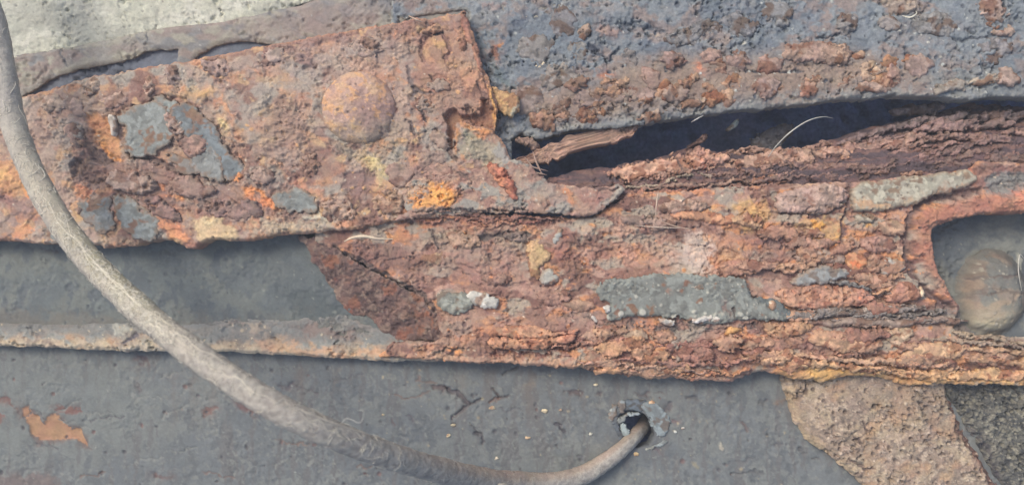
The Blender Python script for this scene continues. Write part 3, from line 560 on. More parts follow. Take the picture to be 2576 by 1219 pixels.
sheet("channel_lip", [(-560, 800), (0, 812), (180, 815), (330, 806), (470, 812), (600, 792), (720, 798), (860, 790), (960, 825), (1090, 850), (1240, 850), (1240, 905), (1090, 908), (1000, 907), (960, 905), (820, 900), (700, 893), (560, 886), (380, 884), (200, 877), (0, 868), (-560, 860)], zJ,
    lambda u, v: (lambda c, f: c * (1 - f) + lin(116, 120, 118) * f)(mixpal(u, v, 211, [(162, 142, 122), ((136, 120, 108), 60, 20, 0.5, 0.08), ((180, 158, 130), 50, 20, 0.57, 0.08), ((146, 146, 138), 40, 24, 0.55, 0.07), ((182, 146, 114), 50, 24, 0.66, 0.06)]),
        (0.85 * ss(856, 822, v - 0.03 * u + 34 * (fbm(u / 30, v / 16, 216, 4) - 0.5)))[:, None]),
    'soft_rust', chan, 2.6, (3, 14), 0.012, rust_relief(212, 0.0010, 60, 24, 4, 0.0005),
    [P([(-40, 848), (200, 856), (400, 864), (700, 874), (960, 888), (1090, 892), (1090, 910), (600, 892), (-40, 872)], (196, 178, 150), 8, 0.75, 0, 1), P([(640, 862), (820, 872), (960, 880), (960, 904), (700, 892)], (208, 162, 122), 10, 0.7, 0, 1.2),  # bottom rim of the lip lightened in colour to look lit
     P([(640, 850), (710, 838), (720, 870), (650, 880)], (196, 160, 128), 10, 0.7, 0, 1), P([(280, 820), (320, 812), (322, 840), (290, 846)], (186, 184, 168), 7, 0.8, 0.0004, 1), P([(330, 850), (420, 820), (500, 850), (420, 866)], (202, 172, 138), 12, 0.7, 0, 1),
     LN([(312, 866), (330, 854), (345, 838)], 5, 0.0012, (110, 104, 108)), P([(560, 820), (640, 800), (700, 815), (640, 834)], (180, 160, 140), 10, 0.7, 0.0004, 1.3), P([(730, 830), (800, 810), (900, 830), (880, 850), (780, 848)], (130, 108, 98), 12, 0.7, -0.0005, 1.3),
     ('dots', [(0, 815), (900, 815), (950, 890), (0, 860)], 50, (2, 5), (206, 190, 160), 0.0003)], seed=213, round_=12, drop=0.0015)

# ------------------------------------------------------------------ the delaminated girder flange across the right
zF = lambda u, v: Z_F + 0.0022 * ss(760, 860, v) * ss(900, 1300, u) - 0.0030 * ss(60, 0, 960 - v - 0.02 * (u - 1900)) + 0.0006 * np.sin(u / 150.0)
fl = root("girder_flange", "thick rusted flange swollen into splitting layers, running from the cover plate to the right edge", "girder flange", P3(1700, 700, Z_F - 0.016))
fpoly = [(790, 560), (900, 545), (1030, 538), (1200, 541), (1400, 545), (1495, 545), (1560, 500), (1580, 480), (1700, 480), (1800, 472), (1960, 465), (2100, 455), (2140, 462), (2320, 440), (2440, 425), (2470, 405), (2900, 420), (2900, 968),
    (2576, 966), (2450, 969), (2400, 965), (2290, 971), (2200, 948), (2130, 944), (2070, 962), (2000, 950), (1920, 935), (1880, 945), (1838, 961), (1760, 955), (1640, 949), (1540, 943), (1450, 925), (1320, 917), (1200, 911),
    (1090, 907), (1000, 904), (950, 893), (985, 862), (1090, 858), (1118, 845), (1060, 750), (960, 692), (850, 632), (790, 604)]
rec = [(2340, 575), (2400, 553), (2470, 541), (2560, 536), (2800, 530), (2800, 845), (2600, 848), (2420, 838), (2414, 780), (2386, 730), (2358, 682), (2346, 640)]
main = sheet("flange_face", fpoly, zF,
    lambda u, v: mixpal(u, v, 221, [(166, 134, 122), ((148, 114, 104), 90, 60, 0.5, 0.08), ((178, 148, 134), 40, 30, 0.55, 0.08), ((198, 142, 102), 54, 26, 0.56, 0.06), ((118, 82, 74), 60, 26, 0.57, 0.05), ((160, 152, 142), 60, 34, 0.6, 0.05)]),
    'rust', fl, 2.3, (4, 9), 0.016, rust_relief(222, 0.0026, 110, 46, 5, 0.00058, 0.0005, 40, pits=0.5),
    [P([(1150, 560), (1330, 570), (1330, 700), (1150, 720), (1000, 680), (940, 620)], (158, 124, 112), 40, 0.6, 0, 2), P([(1160, 650), (1300, 640), (1340, 720), (1240, 740), (1140, 710)], (160, 122, 112), 30, 0.7, -0.0004, 2),
     P([(1030, 575), (1200, 578), (1360, 580), (1300, 600), (1150, 610), (1060, 606)], (150, 140, 128), 14, 0.7, 0, 1.5), P([(1040, 548), (1400, 554), (1360, 574), (1050, 572)], (156, 112, 98), 10, 0.75, -0.0004, 1.3), LN([(1190, 600), (1230, 594), (1280, 590), (1330, 594)], 9, 0.0018, (92, 84, 86)), LN([(1086, 575), (1092, 600), (1104, 620)], 7, 0.0012, (104, 92, 92)),
     P([(790, 596), (900, 604), (1000, 612), (1080, 650), (1070, 730), (960, 674), (860, 628)], (128, 96, 90), 24, 0.8, -0.0006, 0.6),
     LN([(840, 626), (900, 656), (960, 690), (1010, 716), (1062, 744), (1090, 780)], 10, 0.0016, (92, 76, 76)),
     P([(1330, 600), (1420, 570), (1440, 620), (1420, 680), (1390, 640), (1350, 640)], (152, 108, 94), 12, 0.7, 0.0003, 1.3),
     P([(1440, 545), (1500, 560), (1520, 590), (1470, 600), (1440, 580)], (168, 164, 154), 10, 0.75, 0.0004, 1.4), P([(1500, 600), (1700, 590), (1720, 690), (1560, 690), (1480, 660)], (186, 144, 122), 40, 0.55, 0, 2),
     P([(1712, 600), (1742, 580), (1790, 596), (1800, 640), (1790, 682), (1720, 690), (1708, 650)], (204, 190, 182), 14, 0.85, 0.0003, 1.6),
     P([(1790, 580), (1860, 580), (1900, 680), (1800, 700)], (186, 142, 112), 24, 0.7, 0, 2), P([(1870, 590), (2000, 580), (2010, 700), (1940, 716), (1900, 700)], (132, 102, 98), 24, 0.8, -0.0006, 2),
     P([(1834, 516), (1874, 500), (1930, 503), (1948, 540), (1918, 562), (1884, 578), (1857, 556)], (192, 156, 108), 10, 0.85, 0.0005, 1.2), P([(1880, 500), (1900, 520), (1890, 550), (1880, 540)], (208, 168, 104), 4, 0.7, 0.0002, 0.8),
     P([(1984, 556), (2034, 543), (2077, 550), (2117, 533), (2130, 546), (2124, 590), (2107, 606), (2070, 610), (2037, 580), (2007, 580)], (190, 158, 116), 10, 0.85, 0.0005, 1.2),
     P([(2032, 544), (2060, 550), (2072, 565), (2066, 585), (2090, 600), (2112, 594), (2096, 612), (2060, 606), (2044, 580), (2036, 560)], (234, 176, 90), 5, 0.95, 0.0004, 0.9), P([(2060, 556), (2076, 562), (2070, 574)], (240, 190, 100), 3, 0.9, 0.0003, 0.5), P([(2072, 610), (2100, 604), (2124, 586), (2110, 606), (2084, 616)], (232, 164, 92), 4, 0.9, 0.0003, 0.6),
     P([(2150, 530), (2280, 520), (2300, 540), (2220, 560), (2160, 556)], (200, 148, 112), 12, 0.7, 0, 1.6), P([(2180, 566), (2200, 562), (2200, 574), (2184, 576)], (230, 164, 92), 4, 0.9, 0.0003, 0.8),
     LN([(2140, 462), (2136, 500), (2134, 530), (2120, 556), (2126, 590), (2112, 620), (2100, 640)], 6, 0.0018, (112, 88, 88)), LN([(1957, 536), (2010, 536), (2060, 546), (2090, 536), (2132, 512)], 5, 0.0016, (116, 90, 90)),
     LN([(2000, 650), (2060, 636), (2110, 630), (2170, 618), (2200, 622)], 6, 0.0016, (110, 86, 86)),
     # ring round the bolt and its groove
     P([(2300, 530), (2360, 505), (2470, 486), (2720, 478), (2720, 540), (2560, 545), (2470, 549), (2400, 562), (2350, 582), (2352, 640), (2366, 684), (2396, 732), (2410, 770), (2380, 762), (2330, 700), (2300, 640), (2292, 580)], (166, 112, 92), 22, 0.9, 0.0044, 0.6),
     LN([(2460, 480), (2380, 492), (2320, 512), (2290, 540), (2281, 580), (2278, 630), (2296, 686), (2326, 726), (2350, 752), (2390, 770)], 11, 0.0026, (104, 82, 84)),
     P([(2400, 452), (2450, 436), (2470, 420), (2900, 425), (2900, 480), (2480, 486), (2400, 492), (2360, 486)], (140, 104, 98), 14, 0.75, -0.0008, 1.3), P([(2480, 440), (2600, 430), (2620, 470), (2580, 486), (2500, 490), (2474, 470)], (116, 128, 132), 12, 0.85, -0.0004, 1.2),
     P([(2540, 492), (2580, 470), (2620, 470), (2620, 540), (2570, 535), (2540, 515)], (202, 140, 112), 10, 0.85, 0.0012, 1.2), P([(2430, 428), (2450, 424), (2462, 440), (2450, 466), (2430, 456)], (190, 124, 96), 8, 0.8, 0, 1),
     # lower rows
     P([(900, 800), (1220, 780), (1230, 900), (1000, 900), (960, 860)], (152, 120, 106), 24, 0.6, 0, 2), P([(1180, 790), (1400, 770), (1500, 790), (1500, 830), (1240, 830)], (150, 116, 106), 20, 0.7, 0, 2),
     P([(1226, 880), (1300, 886), (1400, 870), (1480, 850), (1440, 880), (1330, 902), (1240, 898)], (134, 82, 72), 7, 0.85, -0.0024, 1), P([(1240, 846), (1300, 850), (1400, 838), (1452, 836), (1440, 846), (1330, 856), (1260, 856)], (130, 78, 68), 6, 0.8, -0.0018, 1),
     P([(1100, 884), (1140, 872), (1178, 880), (1160, 890)], (224, 156, 92), 5, 0.9, 0.0003, 0.8), LN([(1095, 888), (1130, 876), (1165, 878)], 6, 0.002, (88, 84, 82)),
     P([(1700, 870), (1800, 850), (1880, 870), (1870, 920), (1740, 930), (1680, 900)], (138, 98, 92), 16, 0.8, -0.0014, 1.6), P([(1870, 870), (1960, 870), (2000, 880), (1900, 920), (1870, 930)], (136, 88, 80), 10, 0.8, -0.0014, 1.2),
     P([(1990, 880), (2100, 890), (2240, 900), (2300, 880), (2400, 890), (2300, 920), (2140, 900), (2010, 892)], (130, 88, 80), 8, 0.8, -0.0020, 1.2),
     P([(1940, 800), (2060, 790), (2400, 775), (2430, 800), (2200, 818), (2000, 815)], (118, 116, 118), 12, 0.8, -0.0004, 1.5), P([(2380, 835), (2576, 830), (2720, 835), (2720, 860), (2400, 850)], (156, 146, 132), 14, 0.7, 0, 1.5),
     P([(1920, 935), (2000, 915), (2120, 922), (2280, 930), (2440, 945), (2576, 940), (2720, 950), (2720, 972), (2440, 974), (2290, 976), (2190, 950), (2070, 966), (1990, 955)], (210, 168, 112), 10, 0.85, 0.0004, 1.2),  # yellow lower lip: lit edge painted into the rust colour
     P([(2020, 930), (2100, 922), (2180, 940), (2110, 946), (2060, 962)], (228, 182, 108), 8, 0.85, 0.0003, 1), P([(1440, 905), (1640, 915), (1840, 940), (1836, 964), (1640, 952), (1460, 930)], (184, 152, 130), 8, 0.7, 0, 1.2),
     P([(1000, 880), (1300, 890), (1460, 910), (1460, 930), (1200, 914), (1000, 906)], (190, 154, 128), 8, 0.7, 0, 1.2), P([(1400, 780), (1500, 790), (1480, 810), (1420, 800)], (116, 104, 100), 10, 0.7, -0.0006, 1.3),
     P([(1470, 800), (1520, 810), (1640, 815), (1800, 820), (1900, 815), (1900, 830), (1600, 830), (1480, 820)], (92, 92, 96), 8, 0.8, -0.0016, 1.5),
     P([(2440, 870), (2720, 880), (2720, 930), (2560, 920), (2440, 900)], (160, 128, 104), 12, 0.7, -0.0004, 1.4),
     ('dots', fpoly, 190, (1.5, 4.5), (212, 196, 180), 0.0002), ('dots', fpoly, 180, (2, 7), (214, 150, 102), 0.0003), ('dots', fpoly, 320, (2, 8), (104, 82, 84), -0.0009)],
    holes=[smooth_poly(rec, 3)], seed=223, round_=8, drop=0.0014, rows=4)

# crust welding the plate end to the flange
crust = sheet("rust_crust", [(985, 560), (1030, 530), (1000, 490), (1040, 450), (1120, 430), (1200, 420), (1260, 405), (1300, 400), (1345, 425), (1380, 458), (1460, 472), (1560, 462), (1576, 478), (1548, 505), (1515, 530), (1470, 541), (1392, 540), (1300, 533), (1200, 536), (1142, 534), (1060, 540), (1020, 556)],
    lambda u, v: Z_F + 0.0046 - 0.0022 * ss(1280, 1500, u),
    lambda u, v: mixpal(u, v, 231, [(162, 134, 124), ((146, 112, 104), 60, 40, 0.5, 0.08), ((178, 150, 134), 40, 30, 0.55, 0.08), ((150, 150, 146), 50, 30, 0.62, 0.06)]),
    'rust', fl, 2.2, (5, 10), 0.010, rust_relief(232, 0.0014, 60, 36, 6, 0.0006),
    [P([(1034, 480), (1075, 466), (1132, 464), (1154, 500), (1130, 518), (1044, 530), (1030, 510)], (226, 160, 88), 10, 0.9, 0.0002, 1.3), P([(1075, 470), (1130, 470), (1148, 500), (1110, 504), (1080, 490)], (238, 184, 98), 8, 0.85, 0.0003, 1), P([(1060, 486), (1086, 484), (1080, 500)], (172, 146, 116), 5, 0.8, 0.0004, 1),
     P([(1300, 430), (1360, 450), (1440, 480), (1400, 520), (1320, 500)], (156, 152, 146), 20, 0.6, 0, 1.6), P([(1410, 470), (1440, 480), (1462, 506), (1440, 512), (1416, 496)], (202, 138, 102), 7, 0.85, 0.0005, 1), P([(1480, 470), (1570, 466), (1560, 500), (1500, 520), (1450, 500)], (156, 112, 100), 14, 0.75, 0, 1.4),
     P([(1560, 470), (1576, 480), (1540, 515), (1500, 534), (1510, 520)], (170, 168, 160), 5, 0.8, 0, 0.8), P([(1040, 522), (1200, 526), (1380, 532), (1380, 545), (1040, 545)], (150, 116, 100), 6, 0.6, 0, 1),
     LN([(1142, 424), (1180, 450), (1195, 480)], 4, 0.0012, (112, 92, 90)), LN([(1484, 462), (1500, 472), (1540, 478), (1556, 470)], 4, 0.0012, (104, 82, 84)), LN([(1045, 532), (1120, 528), (1200, 531), (1330, 528)], 4, 0.0016, (88, 76, 80)),
     ('dots', [(1030, 440), (1300, 410), (1560, 470), (1400, 530), (1050, 530)], 50, (1.5, 4), (206, 196, 186), 0.0002)], seed=233, round_=7)
# torn corner folded down at the left end
torn = sheet("torn_edge", [(745, 588), (800, 596), (860, 628), (960, 690), (1065, 745), (1100, 790), (1128, 852), (1100, 866), (1060, 855), (1010, 868), (985, 862), (960, 838), (920, 800), (893, 796), (868, 776), (848, 750), (836, 712), (806, 688), (790, 664), (768, 622)],
    lambda u, v: -0.0008 - 0.0098 * ss(0, 150, ((960 - u) * 0.62 + (v - 690) * 0.78)),
    lambda u, v: mixpal(u, v, 241, [(138, 110, 104), ((112, 86, 84), 50, 40, 0.5, 0.08), ((162, 128, 114), 30, 24, 0.55, 0.08), ((176, 150, 136), 12, 12, 0.60, 0.05), ((172, 116, 92), 40, 30, 0.62, 0.05)]),
    'rust', fl, 2.3, (7, 14), 0.004, rust_relief(242, 0.0010, 70, 44, 5, 0.0005, pits=0.3),
    [P([(1020, 760), (1060, 790), (1080, 826), (1050, 800), (1020, 780)], (170, 112, 90), 8, 0.7, 0, 1), P([(1058, 770), (1086, 790), (1100, 830), (1076, 806)], (196, 122, 84), 5, 0.7, 0, 0.8), ('dots', [(800, 650), (960, 700), (1100, 850), (980, 850)], 46, (1.5, 4), (176, 158, 146), 0.0002)], seed=243, round_=5, drop=0.0006, edgecol=((176, 160, 148), 5, 0.6))
torn['label'] = "dark brown torn corner bent down over the grey channel"

# grey paint flakes, plates and lumps on the flange
FL = [  # name, polygon, colour, height, tilt, label
    ("paint_flake", [(1500, 722), (1530, 706), (1570, 701), (1610, 696), (1700, 686), (1760, 691), (1858, 696), (1880, 712), (1890, 742), (1925, 760), (1960, 786), (1990, 800), (1960, 806), (1900, 800), (1850, 804), (1830, 806), (1770, 814), (1720, 800), (1640, 795), (1560, 801), (1524, 800), (1530, 766), (1506, 746)], (148, 151, 146), 0.0030, (0.004, -0.01), "large flat grey paint flake with white lichen along its lower rim"),
    ("stone_chip", [(1098, 742), (1148, 736), (1185, 740), (1192, 756), (1180, 775), (1146, 792), (1110, 778)], (132, 136, 126), 0.0016, (0, 0), None), ("stone_chip", [(1172, 738), (1208, 734), (1236, 744), (1256, 756), (1248, 776), (1196, 770)], (186, 184, 174), 0.0022, (0, 0.05), None),
    ("orange_flake", [(1216, 408), (1250, 412), (1276, 428), (1292, 460), (1303, 500), (1288, 504), (1268, 482), (1246, 452)], (188, 122, 96), 0.0056, (0.01, 0.03), "long reddish orange flake lying on the crust right of the plate end"),
    ("ochre_flake", [(1328, 633), (1342, 603), (1366, 610), (1380, 628), (1388, 648), (1358, 673), (1356, 702), (1338, 690)], (190, 162, 122), 0.0014, (0.03, 0), None), ("paint_chip", [(1390, 590), (1404, 574), (1414, 592), (1400, 618), (1386, 612)], (146, 148, 142), 0.0014, (0.06, 0), None),
    ("paint_chip", [(1360, 684), (1392, 674), (1406, 696), (1392, 716), (1366, 708)], (160, 158, 148), 0.0014, (0, 0), None),
    ("rust_plate", [(1957, 483), (2017, 467), (2110, 464), (2134, 483), (2126, 510), (2078, 542), (2034, 530), (1966, 536), (1957, 508)], (176, 152, 144), 0.0022, (0, 0.01), None),
    ("grey_plate", [(2142, 476), (2200, 455), (2317, 444), (2434, 430), (2456, 454), (2418, 474), (2350, 492), (2310, 513), (2250, 527), (2186, 530), (2150, 535), (2142, 502)], (172, 166, 148), 0.0024, (0, 0.012), "long beige grey plate above the bolt ring"),
    ("orange_lump", [(2130, 640), (2160, 634), (2186, 654), (2178, 675), (2148, 682), (2130, 668)], (196, 148, 108), 0.0026, (0, 0.05), None), ("paint_chip", [(2214, 660), (2240, 646), (2277, 660), (2264, 692), (2224, 694)], (148, 150, 144), 0.0022, (0, 0.04), None),
    ("grey_ridge", [(1997, 703), (2037, 674), (2084, 671), (2130, 674), (2144, 686), (2100, 706), (2050, 716), (2004, 717)], (134, 138, 136), 0.0030, (0.01, 0.05), None),
    ("rust_slab", [(1950, 732), (2017, 717), (2084, 716), (2167, 728), (2202, 746), (2184, 764), (2084, 775), (2017, 778), (1964, 762)], (186, 142, 120), 0.0024, (0, 0.04), None), ("rust_slab", [(2237, 728), (2284, 708), (2312, 722), (2316, 746), (2284, 762), (2236, 758)], (170, 126, 108), 0.0024, (0, 0.04), None),
    ("rust_slab", [(2180, 690), (2230, 700), (2260, 716), (2230, 730), (2180, 722), (2150, 706)], (178, 140, 120), 0.0020, (0, 0.03), None), ("rust_slab", [(2010, 640), (2070, 625), (2120, 640), (2124, 664), (2060, 668), (2016, 664)], (158, 140, 132), 0.0018, (0, 0.05), None),
    ("rust_slab", [(1980, 790), (2060, 776), (2200, 778), (2330, 770), (2300, 788), (2140, 796), (2020, 800)], (126, 122, 122), 0.0026, (0, 0.03), None), ("rust_slab", [(2020, 812), (2120, 800), (2260, 802), (2380, 796), (2420, 812), (2260, 822), (2100, 822)], (146, 130, 122), 0.0022, (0, 0.04), None),
    ("rust_slab", [(1228, 834), (1275, 822), (1345, 819), (1400, 836), (1450, 830), (1448, 838), (1372, 846), (1300, 850), (1244, 848)], (196, 150, 122), 0.0030, (0, 0.05), None), ("rust_slab", [(1222, 866), (1235, 853), (1302, 853), (1332, 848), (1378, 853), (1440, 838), (1456, 842), (1426, 862), (1358, 876), (1302, 880), (1242, 878)], (192, 142, 114), 0.0032, (0, 0.05), None),
    ("rust_scale", [(1582, 876), (1594, 853), (1635, 862), (1650, 882), (1626, 903), (1598, 906)], (192, 150, 122), 0.0022, (0, 0.05), None), ("rust_scale", [(1640, 836), (1680, 826), (1700, 850), (1680, 866), (1650, 858)], (176, 138, 116), 0.0016, (0, 0.05), None),
    ("rust_scale", [(1870, 886), (1904, 856), (1937, 858), (1932, 880), (1897, 898)], (164, 118, 104), 0.0022, (0, 0.05), None), ("rust_scale", [(1915, 906), (1944, 880), (1984, 872), (2002, 888), (1984, 910), (1944, 920)], (196, 160, 130), 0.0030, (0, 0.05), None),
    ("rust_scale", [(1924, 814), (2044, 812), (2038, 834), (1990, 850), (1950, 850)], (182, 144, 114), 0.0026, (0, 0.05), None), ("rust_scale", [(2034, 850), (2068, 830), (2162, 842), (2184, 872), (2148, 882), (2118, 885), (2050, 862)], (188, 150, 122), 0.0030, (0, 0.05), None),
    ("rust_scale", [(2230, 826), (2284, 818), (2298, 842), (2264, 872), (2238, 868)], (190, 168, 144), 0.0022, (0, 0.06), None), ("rust_scale", [(2264, 900), (2304, 866), (2370, 861), (2434, 868), (2420, 898), (2350, 910)], (196, 162, 130), 0.0026, (0, 0.05), None),
    ("rust_scale", [(1830, 826), (1862, 822), (1862, 840), (1834, 844)], (196, 152, 98), 0.0008, (0, 0), None), ("rust_scale", [(1560, 900), (1540, 880), (1500, 880), (1470, 900), (1500, 920), (1550, 926)], (176, 142, 122), 0.0016, (0, 0.03), None),
    ("rust_scale", [(1560, 826), (1620, 830), (1630, 848), (1590, 852), (1556, 846)], (172, 150, 130), 0.0016, (0, 0.04), None), ("rust_scale", [(1700, 880), (1750, 868), (1800, 880), (1790, 910), (1730, 914)], (160, 116, 104), 0.0016, (0, 0.04), None),
    ("paint_flake", [(1890, 756), (1940, 750), (1985, 776), (2000, 800), (1950, 802), (1900, 790)], (108, 118, 120), 0.0020, (0, 0), None),
    ("white_pebble", [(2316, 724), (2322, 722), (2327, 744), (2318, 748)], (222, 208, 184), 0.0020, (0, 0), None), ("white_pebble", [(1936, 760), (1950, 756), (1956, 774), (1942, 782)], (226, 216, 196), 0.0034, (0, 0), None),
    ("lichen_crust", [(1740, 800), (1790, 796), (1820, 802), (1780, 812), (1750, 812)], (226, 222, 212), 0.0040, (0, 0), None), ("lichen_crust", [(1660, 802), (1690, 798), (1700, 812), (1668, 812)], (210, 208, 198), 0.0038, (0, 0), None), ("lichen_crust", [(1520, 770), (1536, 772), (1540, 786), (1524, 784)], (214, 210, 200), 0.0040, (0, 0), None), ("lichen_crust", [(1484, 796), (1504, 798), (1500, 808)], (214, 210, 202), 0.0016, (0, 0), None), ("lichen_crust", [(2036, 792), (2046, 794), (2044, 808), (2036, 806)], (226, 220, 206), 0.0034, (0, 0), None),
    ("rust_scale", [(1470, 830), (1540, 822), (1550, 850), (1500, 862), (1464, 852)], (166, 136, 120), 0.0012, (0, 0.04), None), ("rust_scale", [(1660, 510), (1740, 500), (1790, 520), (1740, 536), (1670, 534)], (164, 138, 126), 0.0016, (0, 0.04), None), ("rust_scale", [(1680, 535), (1740, 528), (1800, 534), (1860, 556), (1800, 560), (1720, 552)], (190, 140, 110), 0.0014, (0, 0.04), None),
    ("rust_scale", [(1560, 545), (1640, 540), (1700, 556), (1680, 576), (1600, 572)], (150, 128, 120), 0.0014, (0, 0.03), None), ("rust_scale", [(2210, 560), (2250, 548), (2280, 560), (2270, 590), (2220, 588)], (180, 148, 126), 0.0014, (0, 0.03), None), ("rust_scale", [(2170, 600), (2220, 594), (2256, 620), (2220, 640), (2176, 626)], (160, 124, 114), 0.0014, (0, 0.04), None),
    ("rust_scale", [(2150, 545), (2200, 540), (2210, 556), (2170, 566)], (158, 154, 142), 0.0012, (0, 0), None), ("rust_scale", [(1730, 716), (1760, 708), (1780, 720), (1754, 730)], (158, 158, 150), 0.0034, (0, 0), None), ("rust_scale", [(1350, 740), (1420, 730), (1440, 756), (1380, 770)], (150, 116, 106), 0.0010, (0, 0.04), None),
    ("rust_scale", [(1410, 760), (1480, 756), (1500, 780), (1440, 786)], (166, 134, 116), 0.0012, (0, 0.04), None), ("rust_scale", [(1210, 690), (1270, 684), (1290, 706), (1230, 716)], (154, 122, 112), 0.0008, (0, 0.03), None), ("rust_scale", [(1060, 640), (1120, 632), (1130, 660), (1076, 668)], (168, 140, 118), 0.0008, (0, 0.03), None),
    ("rust_scale", [(1120, 590), (1190, 588), (1210, 616), (1150, 626)], (170, 142, 124), 0.0014, (0, 0.04), None), ("rust_scale", [(1270, 586), (1320, 584), (1330, 604), (1280, 610)], (128, 112, 108), 0.0014, (0, 0.04), None)]
for i, (nm, pl, c, h, tl, lb) in enumerate(FL):
    extra = []
    if i == 0:
        extra = [('dots', [(1500, 700), (1880, 700), (1990, 800), (1530, 800)], 60, (2, 6), (206, 202, 190), 0.0003), ('dots', [(1520, 780), (1960, 785), (1990, 805), (1530, 805)], 26, (4, 10), (216, 212, 200), 0.0005), P([(1672, 720), (1690, 716), (1688, 736), (1676, 734)], (184, 140, 118), 5, 0.8, 0, 0.8), P([(1820, 760), (1850, 790), (1840, 800), (1816, 780)], (140, 112, 104), 6, 0.8, -0.0005, 0.9), LN([(1846, 776), (1850, 800)], 4, 0.001, (90, 80, 80))]
    if nm == "grey_plate": extra = [('dots', pl, 60, (2, 5), (136, 128, 116), -0.0005), P([(2150, 500), (2250, 520), (2400, 470), (2440, 450), (2456, 456), (2380, 490), (2250, 530), (2150, 532)], (206, 158, 118), 8, 0.7, 0, 1.2)]
    if nm == "orange_lump": extra = [P([(2140, 660), (2160, 650), (2178, 660), (2160, 676), (2144, 674)], (222, 128, 76), 6, 0.9, 0, 0.8)]
    if nm == "rust_slab" and c[0] > 180: extra = [('dots', pl, 14, (2, 6), (222, 150, 104), 0.0003)]
    flake(nm, fl, pl, zF, c, 'flake' if 'paint' in nm or 'grey' in nm or 'lichen' in nm or 'stone' in nm else 'rust', h, tl, 2.2, (4, 9) if 'pebble' not in nm else (1, 6), 0.0005, 1300 + i, lb, extra, ((int(c[0] * .8), int(c[1] * .72), int(c[2] * .7)), 5, 0.4) if 'rust' in nm else (((150, 126, 106), 9, 0.7) if 'paint_chip' in nm or 'grey' in nm else None), dome=0.0012 if h > 0.0018 and 'paint' not in nm else 0.0004)

for i in range(44):                       # overlapping scales lifted off the flange face
    lowr = i % 2 == 0
    u0 = random.uniform(1480, 2560) if lowr else random.uniform(1860, 2260); v0 = (random.uniform(830, 930) if lowr else random.uniform(550, 790)); r0 = random.uniform(18, 44)
    if (1480 < u0 < 2010 and 680 < v0 < 826) or (u0 > 2290 and v0 < 872): continue
    flake("rust_scale", fl, ell(u0, v0, r0 * random.uniform(1.1, 1.9), r0 * random.uniform(.4, .62), random.uniform(-.25, .15), 9, .25, i), zF, random.choice(((176, 140, 118), (160, 120, 102), (188, 146, 114), (148, 106, 92), (170, 132, 116), (192, 156, 126))), 'rust', random.uniform(.0014, .0034), (random.uniform(-.06, .06), random.uniform(0, .10)), 2.2, (7, 10), 0.0006, 4600 + i, dome=0.001)

# layered strata under the gap and along the lower edge
def layer(i, ctr, hw, z, c, zt=0.0, grain=0.0005):
    c_ = spline(ctr, 22); t = np.linspace(0, 1, 22)
    wv = hw * np.clip(np.sin(np.pi * np.clip(t, 0.02, 0.98)) ** 0.45, 0.12, 1) * (0.7 + 0.6 * np.array([random.random() for _ in t]))
    up = [(x, y - q) for (x, y), q in zip(c_, wv)]; dn = [(x, y + q) for (x, y), q in zip(c_, wv)][::-1]
    return flake("rust_layer", fl, up + dn, z, c, 'rust', 0.0, (random.uniform(-.006, .006), zt), 2.1, (5.5, 10), grain * 1.7, 2000 + i, pal2=tuple(int(k * 0.8) for k in c), round_=5, drop=0.0010)
zE = lambda u, v: -0.0050 - 0.030 * ss(0, 190, (470 - 0.085 * (u - 1700)) - v)
sheet("flange_root", [(1310, 420), (1372, 448), (1450, 425), (1540, 420), (1640, 400), (1720, 376), (1800, 378), (1900, 380), (2000, 380), (2100, 350), (2200, 318), (2350, 285), (2440, 262), (2520, 268), (2900, 262), (2900, 450), (2450, 440), (2320, 460), (2140, 480), (1960, 486), (1800, 490), (1580, 500), (1548, 520), (1380, 500)], zE,
    lambda u, v: mixpal(u, v, 251, [(104, 88, 92), ((124, 98, 98), 120, 14, 0.5, 0.08), ((90, 78, 86), 100, 20, 0.55, 0.08), ((146, 116, 106), 120, 8, 0.6, 0.05)]),
    'rust', fl, 2.5, (5, 14), 0.012, rust_relief(252, 0.0018, 160, 20, 6, 0.0006),
    [('dots', [(1600, 400), (2500, 290), (2560, 430), (1700, 470)], 80, (1.5, 4), (176, 160, 152), 0.0002)], seed=253)
def rc(u0, u1, f0, f1, bow=6, n=5):
    """centre line between the gap (f = 0) and the flange face (f = 1)"""
    out = []
    for k in range(n):
        u = u0 + (u1 - u0) * k / (n - 1); f = f0 + (f1 - f0) * k / (n - 1)
        top = np.interp(u, [1540, 1720, 2000, 2200, 2350, 2700], [418, 380, 385, 325, 292, 272]); bot = np.interp(u, [1540, 1700, 1960, 2140, 2320, 2460, 2700], [505, 482, 468, 465, 440, 408, 418])
        out.append((u, top + f * (bot - top) + random.uniform(-bow, bow) * 0.5))
    return out
